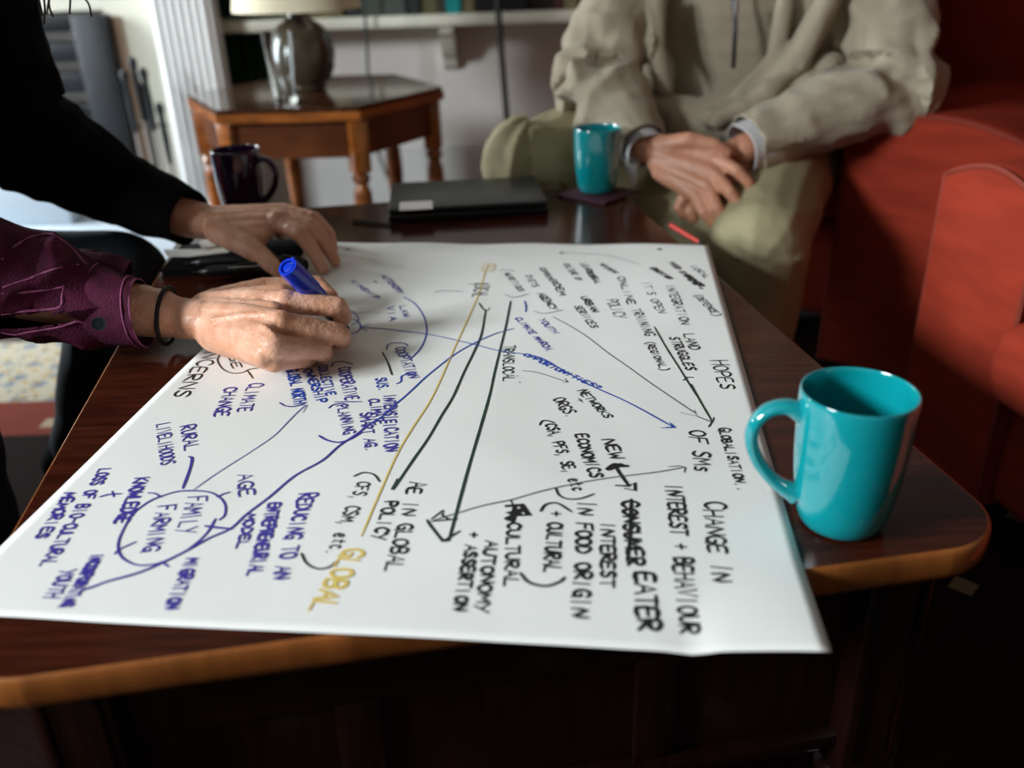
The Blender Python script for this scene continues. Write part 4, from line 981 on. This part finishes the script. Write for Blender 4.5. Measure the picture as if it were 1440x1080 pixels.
# button on the near side of the cuff
bp = H(139, 454, 0.055)
def surf_hit(px, py):
    d = ray(px, py).normalized(); best = None
    return d
dd = (CAM-bp).normalized()
bmb = bmesh.new(); R_ = dd.to_track_quat('Z', 'Y').to_matrix().to_4x4()
bpos = Q(139, 455, 0.830)
lathe(bmb, [(0, 0), (0.0062, 0), (0.0068, 0.001), (0.0066, 0.0022), (0.0048, 0.0016), (0.004, 0.0016), (0, 0.0018)], 24, Matrix.Translation(bpos) @ R_)
obj('button', bmb, M['button'], cuff)
# black sleeve of the far arm
f0, f1, f2, f3 = S2, E2, H(172, 268, 0.095), H(266, 307, 0.062)
bm = bmesh.new(); chain(bm, [(f0, 0.082), (f1, 0.076), (f2, 0.053), (f3, 0.040)]); 
sl2 = organic(bm, 0.005, 3, folds([f0, f1, f2, f3], 0.006, 16, 5.1, bend=1), 0.5)
bmx = bmesh.new(); bmx.from_mesh(sl2)
bmesh.ops.bisect_plane(bmx, geom=bmx.verts[:]+bmx.edges[:]+bmx.faces[:], plane_co=H(268, 306, 0.062), plane_no=(f3-f2).normalized(), clear_outer=True)
o = obj('far_sleeve', bmx, M['black_cloth'], wr); o.modifiers.new('thick', 'SOLIDIFY').thickness = -0.002; o['label'] = 'very dark sleeve of the far arm'
# shirt body, trousers, shoes, hair
bm = bmesh.new()
chain(bm, [((-1.06, 1.02, 0.50), 0.165), ((-1.03, 1.02, 0.72), 0.165), ((-0.95, 1.02, 0.90), 0.15)]); chain(bm, [((-0.85, 0.85, 0.86), 0.078), ((-0.93, 1.02, 0.93), 0.10), ((-0.84, 1.17, 0.92), 0.088), (S2+Vector((0, 0, 0.01)), 0.083)])
chain(bm, [((-0.92, 1.02, 0.95), 0.08), ((-0.87, 1.02, 1.00), 0.062)])
obj('shirt', organic(bm, 0.010, 4, lambda c, n: 0.008*noise.noise(c*9)), M['black_cloth'], wr)
bm = bmesh.new()
for hp, kn, ft in ((Vector((-1.06, 1.12, 0.455)), KN1, Vector((-0.74, 1.36, 0.10))), (Vector((-1.06, 0.92, 0.49)), KN2, Vector((-0.69, 0.93, 0.10)))):
    chain(bm, [(hp, 0.095), (kn, 0.068), (ft, 0.055)])
ell(bm, (-1.08, 1.02, 0.50), (0.14, 0.19, 0.12))
obj('trousers', organic(bm, 0.008, 4, lambda c, n: 0.005*noise.noise(c*16)), M['jeans'], wr)
for ft in (Vector((-0.74, 1.36, 0)), Vector((-0.69, 0.93, 0))):
    bm = bmesh.new(); chain(bm, [(ft+Vector((-0.04, 0, 0.062)), 0.045), (ft+Vector((0.06, 0, 0.052)), 0.040), (ft+Vector((0.15, 0, 0.045)), 0.033)])
    obj('shoe', organic(bm, 0.006, 3), M['black_cloth'], wr)
bm = bmesh.new()
ell(bm, hc_+HR @ Vector((-0.020, 0, 0.022)), (0.098, 0.088, 0.112), HR)
chain(bm, [(hc_+HR @ Vector((-0.05, -0.05, 0.0)), 0.05), ((-0.86, 0.90, 0.98), 0.05), ((-0.84, 0.92, 0.86), 0.03)]); chain(bm, [(hc_+HR @ Vector((0.0, 0.08, 0.03)), 0.03), ((-0.70, 1.13, 1.0), 0.03), ((-0.66, 1.13, 0.90), 0.022)])
hair = obj('hair', organic(bm, 0.007, 3, lambda c, n: 0.004*noise.noise(Vector((c.x*50, c.y*50, c.z*8)))), M['hair'], wr)
bm = bmesh.new()
for sx0, pxs in enumerate(([(38, -80), (46, -40), (55, 0), (60, 22)], [(50, -80), (57, -30), (63, 8), (62, 34)], [(66, -80), (72, -30), (69, 5), (75, 24)], [(98, -70), (100, -25), (98, 20)], [(78, -70), (108, -14), (124, 4), (129, 24)], [(58, -80), (70, -25), (66, 20)], [(44, -70), (50, -20), (57, 28)])):
    tube(bm, curve_pts([Q(x, y, 1.06+0.012*sx0) for x, y in pxs], 5), 0.0012, 5)
st_o = obj('loose_strands', bm, M['hair'], hair); st_o['kind'] = 'stuff'

# ================================================================== RED SEATING
def cushion_box(lo, hi, bev, T, disp=0.004, seg=5):
    bm = bmesh.new(); bx(bm, lo, hi, bev, None, seg)
    bmesh.ops.subdivide_edges(bm, edges=[e for e in bm.edges if e.calc_length() > 0.08], cuts=5, use_grid_fill=True)
    for v in bm.verts: v.co += Vector((noise.noise(v.co*5), noise.noise(v.co*5+Vector((3, 0, 0))), noise.noise(v.co*5+Vector((0, 7, 0)))))*disp
    bmesh.ops.transform(bm, matrix=T, verts=bm.verts[:]); return bm
def arm_shape(T, x0, x1, y0, y1, z0, z1, crown=0.03, bulge=0.012):
    """upholstered arm: flat front panel with a gently arched top"""
    bm = bmesh.new(); n = 12
    poly = [(x0, z0), (x1, z0)]
    for k in range(n+1):
        t = k/n; x = x1+(x0-x1)*t; poly.append((x, z1-crown+crown*math.sin(PI*t)))
    ys = [y0, y0+0.012, y0+0.03]+[y0+(y1-y0)*k/8 for k in range(1, 9)]
    rings = []
    cx = (x0+x1)/2; cz = (z0+z1)/2
    for j, y in enumerate(ys):
        s = 0.965 if j == 0 else 0.995 if j == 1 else 1.0
        rings.append([bm.verts.new((cx+(x-cx)*s, y, cz+(z-cz)*s)) for x, z in poly])
    m_ = len(poly)
    for a, b in zip(rings[:-1], rings[1:]):
        for k in range(m_): bm.faces.new((a[k], a[(k+1) % m_], b[(k+1) % m_], b[k]))
    bm.faces.new(rings[0][::-1]); bm.faces.new(rings[-1])
    bmesh.ops.transform(bm, matrix=T, verts=bm.verts[:]); 
    pip = [T @ Vector((cx+(x-cx)*0.985, y0+0.004, cz+(z-cz)*0.985)) for x, z in poly[1:]+[poly[0]]]
    return bm, pip
# sofa the man sits on, turned to face the table
SA = math.radians(-39); ST = Matrix.Translation((0.53, 1.96, 0)) @ Matrix.Rotation(SA, 4, 'Z')
sofa = empty('armchair', tuple(ST @ Vector((0.05, 0.1, 0))), 'red corduroy armchair the man sits on, behind the coffee table', 'armchair')
obj('chair_base', cushion_box((-0.25, 0.08, 0.06), (0.245, 0.42, 0.28), 0.02, ST), M['red'], sofa)
obj('seat_cushion', cushion_box((-0.248, 0.06, 0.285), (0.243, 0.235, 0.385), 0.04, ST), M['red'], sofa)
for a_, b_ in ((-0.248, 0.243),): obj('back_cushion', cushion_box((a_, 0.24, 0.40), (b_, 0.40, 1.12), 0.05, ST), M['red'], sofa)
obj('backrest', cushion_box((-0.38, 0.405, 0.06), (0.62, 0.56, 1.18), 0.05, ST), M['red'], sofa)
for a_, b_ in ((0.25, 0.56), (-0.38, -0.255)):
    bm, pip = arm_shape(ST, a_, b_, -0.135 if a_ > 0 else 0.20, 0.40, 0.05, 0.56, 0.035); arm_ = obj('armrest', bm, M['red'], sofa)
    bm = bmesh.new(); tube(bm, pip, 0.004, 6); obj('piping', bm, M['red_piping'], arm_)
for x_ in (-0.20, 0.18):
    for y_ in (-0.12, 0.5):
        bm = bmesh.new(); lathe(bm, [(0, 0), (0.018, 0), (0.026, 0.055), (0, 0.055)], 12, ST @ Matrix.Translation((x_, y_, 0.0125))); obj('foot', bm, M['table_dark'], sofa)
# near armchair, at the right of the table, facing it
AT = Matrix.Translation((0.665, 1.352, 0)) @ Matrix.Rotation(math.atan2(-0.196, 0.040), 4, 'Z')   # local x runs along the arm front towards the camera
ac = empty('armchair', tuple(AT @ Vector((0.40, 0.45, 0))), 'red corduroy armchair right of the coffee table, near the large teal mug', 'armchair')
for a_, b_ in ((0.0, 0.205), (0.72, 0.92)):
    bm, pip = arm_shape(AT, a_, b_, 0.0, 0.80, 0.05, 0.553, 0.03); arm_ = obj('armrest', bm, M['red'], ac)
    bm = bmesh.new(); tube(bm, pip, 0.0045, 6); obj('piping', bm, M['red_piping'], arm_)
obj('chair_base', cushion_box((0.205, 0.02, 0.06), (0.72, 0.80, 0.245), 0.02, AT), M['red'], ac)
obj('seat_cushion', cushion_box((0.208, -0.055, 0.25), (0.717, 0.62, 0.375), 0.045, AT), M['red'], ac)
obj('back_cushion', cushion_box((0.21, 0.60, 0.38), (0.715, 0.80, 0.98), 0.05, AT), M['red'], ac)
obj('backrest', cushion_box((0.0, 0.805, 0.06), (0.92, 0.93, 1.08), 0.05, AT), M['red'], ac)
for x_ in (0.06, 0.86):
    for y_ in (0.06, 0.86):
        bm = bmesh.new(); lathe(bm, [(0, 0), (0.018, 0), (0.026, 0.055), (0, 0.055)], 12, AT @ Matrix.Translation((x_, y_, 0.0125))); obj('foot', bm, M['table_dark'], ac)
# seat of the writer, off to the left
WT = Matrix.Translation((-1.02, 0.62, 0)) @ Matrix.Rotation(math.radians(90), 4, 'Z')
ac2 = empty('ottoman', (-1.22, 1.02, 0), 'red upholstered seat under the writing person', 'seat')
obj('seat', cushion_box((-1.45, 0.68, 0.08), (-0.98, 1.36, 0.41), 0.04, Matrix.Identity(4)), M['red'], ac2)
for x_ in (-1.40, -1.05):
    for y_ in (0.74, 1.30):
        bm = bmesh.new(); lathe(bm, [(0, 0), (0.018, 0), (0.026, 0.075), (0, 0.075)], 12, Matrix.Translation((x_, y_, 0.0125))); obj('foot', bm, M['table_dark'], ac2)

# ================================================================== THE MAN
mn = empty('person', (0.50, 1.90, 0.0), 'man on the red armchair in beige zip fleece and khaki trousers, hands clasped', 'person')
RW, LW = Q(908, 210, 1.62), Q(1045, 210, 1.60)
RE, LE = Q(838, 118, 1.80), Q(1255, 118, 1.70)
RS, LS = Vector((0.315, 2.02, 0.90)), Vector((0.70, 1.86, 0.90))
bm = bmesh.new()
chain(bm, [(RS, 0.05), (RE, 0.04), (RW, 0.027)]); chain(bm, [(LS, 0.05), (LE, 0.04), (LW, 0.027)])
# right hand on top: back of the hand and fingers
mk = [(Q(1004, 222, 1.565), 0.0145), (Q(1004, 244, 1.545), 0.0145), (Q(994, 262, 1.538), 0.0140), (Q(980, 276, 1.54), 0.0130)]
wb = [Q(925, 203, 1.615), Q(922, 215, 1.61), Q(924, 228, 1.605), Q(930, 240, 1.60)]
for (k_, r_), w_ in zip(mk, wb): chain(bm, [(w_, 0.020), (k_, r_)])
chain(bm, [(Q(940, 222, 1.62), 0.024), (Q(985, 250, 1.575), 0.020)])
for pts in (((1004, 222, 1.565), (1036, 240, 1.53), (1052, 256, 1.525), (1058, 270, 1.53)), ((1004, 244, 1.545), (1026, 270, 1.508), (1040, 288, 1.505), (1047, 303, 1.515)), ((994, 262, 1.538), (1008, 292, 1.502), (1022, 308, 1.502), (1034, 318, 1.512)), ((980, 276, 1.54), (990, 298, 1.512), (1002, 312, 1.510), (1012, 321, 1.52))):
    rs = (0.0128, 0.0112, 0.0100, 0.0088); chain(bm, [(Q(*p), r_) for p, r_ in zip(pts, rs)])
chain(bm, [(Q(925, 205, 1.61), 0.018), (Q(970, 197, 1.58), 0.0145), (Q(1005, 204, 1.565), 0.012), (Q(1022, 214, 1.56), 0.010)])   # thumb over the other wrist
# left hand below
for a_, b_ in (((1030, 212, 1.61), (985, 262, 1.585)), ((1036, 222, 1.61), (992, 276, 1.58)), ((1040, 232, 1.605), (1004, 288, 1.575))): chain(bm, [(Q(*a_), 0.021), (Q(*b_), 0.016)])
chain(bm, [(Q(985, 262, 1.585), 0.013), (Q(962, 278, 1.575), 0.0115), (Q(955, 292, 1.57), 0.0100), (Q(962, 303, 1.568), 0.0088)])
chain(bm, [(Q(992, 276, 1.58), 0.013), (Q(972, 296, 1.566), 0.0112), (Q(975, 308, 1.562), 0.0098), (Q(986, 314, 1.565), 0.0088)])
chain(bm, [(Q(1004, 288, 1.575), 0.012), (Q(996, 306, 1.562), 0.0105), (Q(1000, 318, 1.56), 0.009), (Q(1008, 322, 1.562), 0.008)])
chain(bm, [(Q(1035, 205, 1.60), 0.016), (Q(1020, 216, 1.575), 0.0135), (Q(1018, 232, 1.562), 0.011)])
# trunk, head, legs
chain(bm, [((0.53, 1.97, 0.50), 0.13), ((0.52, 1.97, 0.75), 0.13)]); chain(bm, [(RS, 0.06), ((0.51, 1.96, 0.93), 0.08), (LS, 0.06)])
chain(bm, [((0.50, 1.94, 0.96), 0.055), ((0.47, 1.89, 1.06), 0.052)])
mh = Vector((0.45, 1.86, 1.15)); MR = Matrix.Rotation(math.radians(-39), 3, 'Z') @ Matrix.Rotation(math.radians(18), 3, 'X')
ell(bm, mh, (0.076, 0.095, 0.112), MR); ell(bm, mh+MR @ Vector((0, -0.035, -0.055)), (0.054, 0.058, 0.062), MR)
chain(bm, [(mh+MR @ Vector((0, -0.092, 0.005)), 0.009), (mh+MR @ Vector((0, -0.112, -0.030)), 0.0125)])
for s_ in (-1, 1):
    ell(bm, mh+MR @ Vector((s_*0.078, 0.005, -0.012)), (0.008, 0.020, 0.031), MR); ell(bm, mh+MR @ Vector((s_*0.030, -0.078, 0.004)), (0.014, 0.012, 0.010), MR)
ell(bm, mh+MR @ Vector((0, -0.090, -0.058)), (0.025, 0.010, 0.008), MR)
KR, KL = Vector((0.050, 1.765, 0.460)), Vector((0.428, 1.470, 0.375))
HPR, HPL = Vector((0.45, 2.03, 0.47)), Vector((0.60, 1.91, 0.46)); FR, FL = Vector((0.03, 1.80, 0.09)), Vector((0.432, 1.46, 0.09))
fd = Vector((-0.63, -0.78, 0))
for hp, kn, ft in ((HPR, KR, FR), (HPL, KL, FL)): chain(bm, [(hp, 0.075), (kn, 0.052), (ft, 0.036), (ft+fd*0.12+Vector((0, 0, -0.04)), 0.03)])
obj('body', organic(bm, 0.0030, 2, rough_skin, 0.5), M['skin_m'], mn)
# nails are left to the blur; fleece with folds
def man_folds(c, n):
    return 0
bm = bmesh.new()
RWc, LWc = RW+(RE-RW).normalized()*0.012, LW+(LE-LW).normalized()*0.012
chain(bm, [(RS+Vector((0, 0, 0.0)), 0.088), (RE, 0.070), (RE.lerp(RWc, 0.5), 0.060), (RWc, 0.041)])
chain(bm, [(LS+Vector((0, 0, 0.0)), 0.088), (LE, 0.072), (LE.lerp(LWc, 0.45), 0.060), (LWc, 0.051)])
Rf = folds([RS, RE, RWc], 0.014, 13, 1.7, bend=1); Lf = folds([LS, LE, LWc], 0.016, 12, 8.3, bend=1)
nrmR = (RWc-RE).normalized()
chain(bm, [((0.52, 1.955, 0.56), 0.150), ((0.505, 1.93, 0.72), 0.168), ((0.50, 1.935, 0.86), 0.155)], flat=((0.63, 0.78, 0), 0.86))
chain(bm, [((0.40, 2.01, 0.58), 0.125), ((0.40, 2.02, 0.86), 0.12)]); chain(bm, [((0.62, 1.87, 0.58), 0.125), ((0.60, 1.88, 0.86), 0.12)])
chain(bm, [(RS, 0.09), ((0.50, 1.95, 0.93), 0.10), (LS, 0.09)]); chain(bm, [((0.50, 1.94, 0.97), 0.075), ((0.485, 1.92, 1.03), 0.068)])
# belly hem gathered over the lap
chain(bm, [(Q(905, 168, 1.80), 0.045), (Q(985, 178, 1.755), 0.05), (Q(1080, 150, 1.74), 0.055), (Q(1150, 120, 1.74), 0.05)])
chain(bm, [(Q(1165, 0, 1.73), 0.020), (Q(1120, 80, 1.715), 0.022), (Q(1060, 145, 1.70), 0.022), (Q(1000, 165, 1.70), 0.018)])
chain(bm, [(Q(1105, 0, 1.75), 0.016), (Q(1090, 80, 1.73), 0.016), (Q(1040, 130, 1.72), 0.014)])
chain(bm, [(Q(925, 0, 1.81), 0.014), (Q(922, 70, 1.80), 0.014), (Q(935, 125, 1.775), 0.012)])
segs = ((RS, RE, RWc, Rf), (LS, LE, LWc, Lf))
def seg_d(c, a, b):
    d = b-a; k = max(0, min(1, (c-a).dot(d)/d.length_squared)); return (c-a-d*k).length
def fleece_disp(c, n):
    dr = min(seg_d(c, RS, RE), seg_d(c, RE, RWc)); dl = min(seg_d(c, LS, LE), seg_d(c, LE, LWc))
    v = 0.010*(0.5-abs(noise.noise(Vector((c.x*7-c.z*2.5+3, c.y*5, c.z*1.8)))*2.2))+0.004*noise.noise(c*14)
    if dr < 0.10 and dr < dl: v = Rf(c, n)
    elif dl < 0.10: v = Lf(c, n)
    return v
fl_me = organic(bm, 0.0050, 3, fleece_disp, 0.5)
bmx = bmesh.new(); bmx.from_mesh(fl_me)
for wpt, ept in ((RWc, RE), (LWc, LE)):
    near = [v for v in bmx.verts if (v.co-wpt).length < 0.09]; ns = set(near)
    fs = [f for f in bmx.faces if all(v in ns for v in f.verts)]; es = list({e for f in fs for e in f.edges})
    bmesh.ops.bisect_plane(bmx, geom=near+es+fs, plane_co=wpt, plane_no=(wpt-ept).normalized(), clear_outer=True)
o = obj('fleece', bmx, M['fleece'], mn); o.modifiers.new('thick', 'SOLIDIFY').thickness = -0.004
# zip
bm = bmesh.new(); zp = [Q(1030, -60, 1.755), Q(1031, 0, 1.742), Q(1034, 30, 1.735), Q(1033, 60, 1.732), Q(1031, 96, 1.732)]
zp = [p for p in zp]
tube(bm, curve_pts(zp, 4), 0.0042, 6); fo = [x for x in mn.children if x.name.startswith('fleece')][0]
obj('zip', bm, M['black_plastic'], fo)
bm = bmesh.new(); bx(bm, (-0.004, -0.002, -0.014), (0.004, 0.002, 0.014), 0.0015, Matrix.Translation(Q(1036, 10, 1.715))); obj('zip_pull', bm, M['steel'], fo)
# shirt cuffs: a white ring under each sleeve end
for wpt, ept, ra in ((RWc, RE, 0.036), (LWc, LE, 0.047)):
    d = (wpt-ept).normalized(); bm = bmesh.new(); rr = []
    for off, r_ in ((-0.03, ra), (0.0, ra), (0.016, ra+0.001), (0.0165, ra-0.0015), (-0.03, ra-0.0015)):
        s1, t1 = frame(d); rr.append([bm.verts.new(wpt+d*off+s1*math.cos(2*PI*k/32)*r_+t1*math.sin(2*PI*k/32)*r_+d*0.003*math.sin(3*2*PI*k/32)) for k in range(32)])
    for a_, b_ in zip(rr[:-1], rr[1:]):
        for k in range(32): bm.faces.new((a_[k], a_[(k+1) % 32], b_[(k+1) % 32], b_[k]))
    obj('shirt_cuff', bm, M['shirt'], mn)
# loose unbuttoned cuff tail hanging at the right wrist
bm = bmesh.new(); tp = [Q(*p) for p in ((878, 198, 1.63), (898, 214, 1.615), (900, 232, 1.61), (893, 262, 1.60), (884, 246, 1.61), (876, 222, 1.625))]
vs = [bm.verts.new(p) for p in tp]; bm.faces.new(vs)
o = obj('cuff_tail', bm, M['shirt'], mn, smooth=False); o.modifiers.new('thick', 'SOLIDIFY').thickness = 0.004
# trousers
bm = bmesh.new()
chain(bm, [(HPR, 0.115), (KR.lerp(HPR, 0.35), 0.098), (KR, 0.092), (KR+Vector((-0.01, 0.0, -0.14)), 0.074), (FR+Vector((0, 0, 0.02)), 0.062)])
chain(bm, [(HPL, 0.115), (KL.lerp(HPL, 0.35), 0.092), (KL, 0.084), (KL+Vector((0.0, 0.0, -0.14)), 0.076), (FL+Vector((0, 0, 0.02)), 0.064)])
ell(bm, (0.55, 1.99, 0.49), (0.19, 0.17, 0.12)); ell(bm, (0.45, 1.86, 0.44), (0.17, 0.15, 0.09))
chain(bm, [(HPR, 0.10), (Q(880, 290, 1.72), 0.055)]); chain(bm, [(HPL, 0.10), (Q(935, 300, 1.68), 0.055), (Q(1000, 330, 1.58), 0.05)])
tr_f = folds([HPR, KR, FR], 0.007, 9, 3.0, bend=1)
tl_f = folds([HPL, KL, FL], 0.005, 8, 6.0)
def tdisp(c, n):
    return tr_f(c, n) if min(seg_d(c, HPR, KR), seg_d(c, KR, FR)) < min(seg_d(c, HPL, KL), seg_d(c, KL, FL)) else tl_f(c, n)
obj('trousers', organic(bm, 0.006, 4, tdisp, 0.5), M['khaki'], mn)
for ft in (FR, FL):
    bm = bmesh.new(); chain(bm, [(ft-fd*0.03+Vector((0, 0, -0.03)), 0.045), (ft+fd*0.07+Vector((0, 0, -0.035)), 0.042), (ft+fd*0.17+Vector((0, 0, -0.042)), 0.034)])
    obj('shoe', organic(bm, 0.006, 3), M['table_dark'], mn)
bm = bmesh.new(); ell(bm, mh+MR @ Vector((0, 0.018, 0.024)), (0.083, 0.098, 0.106), MR)
obj('hair', organic(bm, 0.006, 2, lambda c, n: 0.003*noise.noise(c*60)), M['hair'], mn)
# little white tissue between the fingers
bm = bmesh.new(); tube(bm, curve_pts([Q(*p) for p in ((1036, 314, 1.50), (1046, 316, 1.497), (1054, 311, 1.497), (1056, 303, 1.50))], 4), [0.003]+[0.0055]*11+[0.003], 8)
o = obj('paper_tissue', bm, M['shirt'], loc=tuple(Q(1046, 314, 1.50))); tag(o, 'small scrap of white tissue held between the fingers of the seated man', 'tissue')
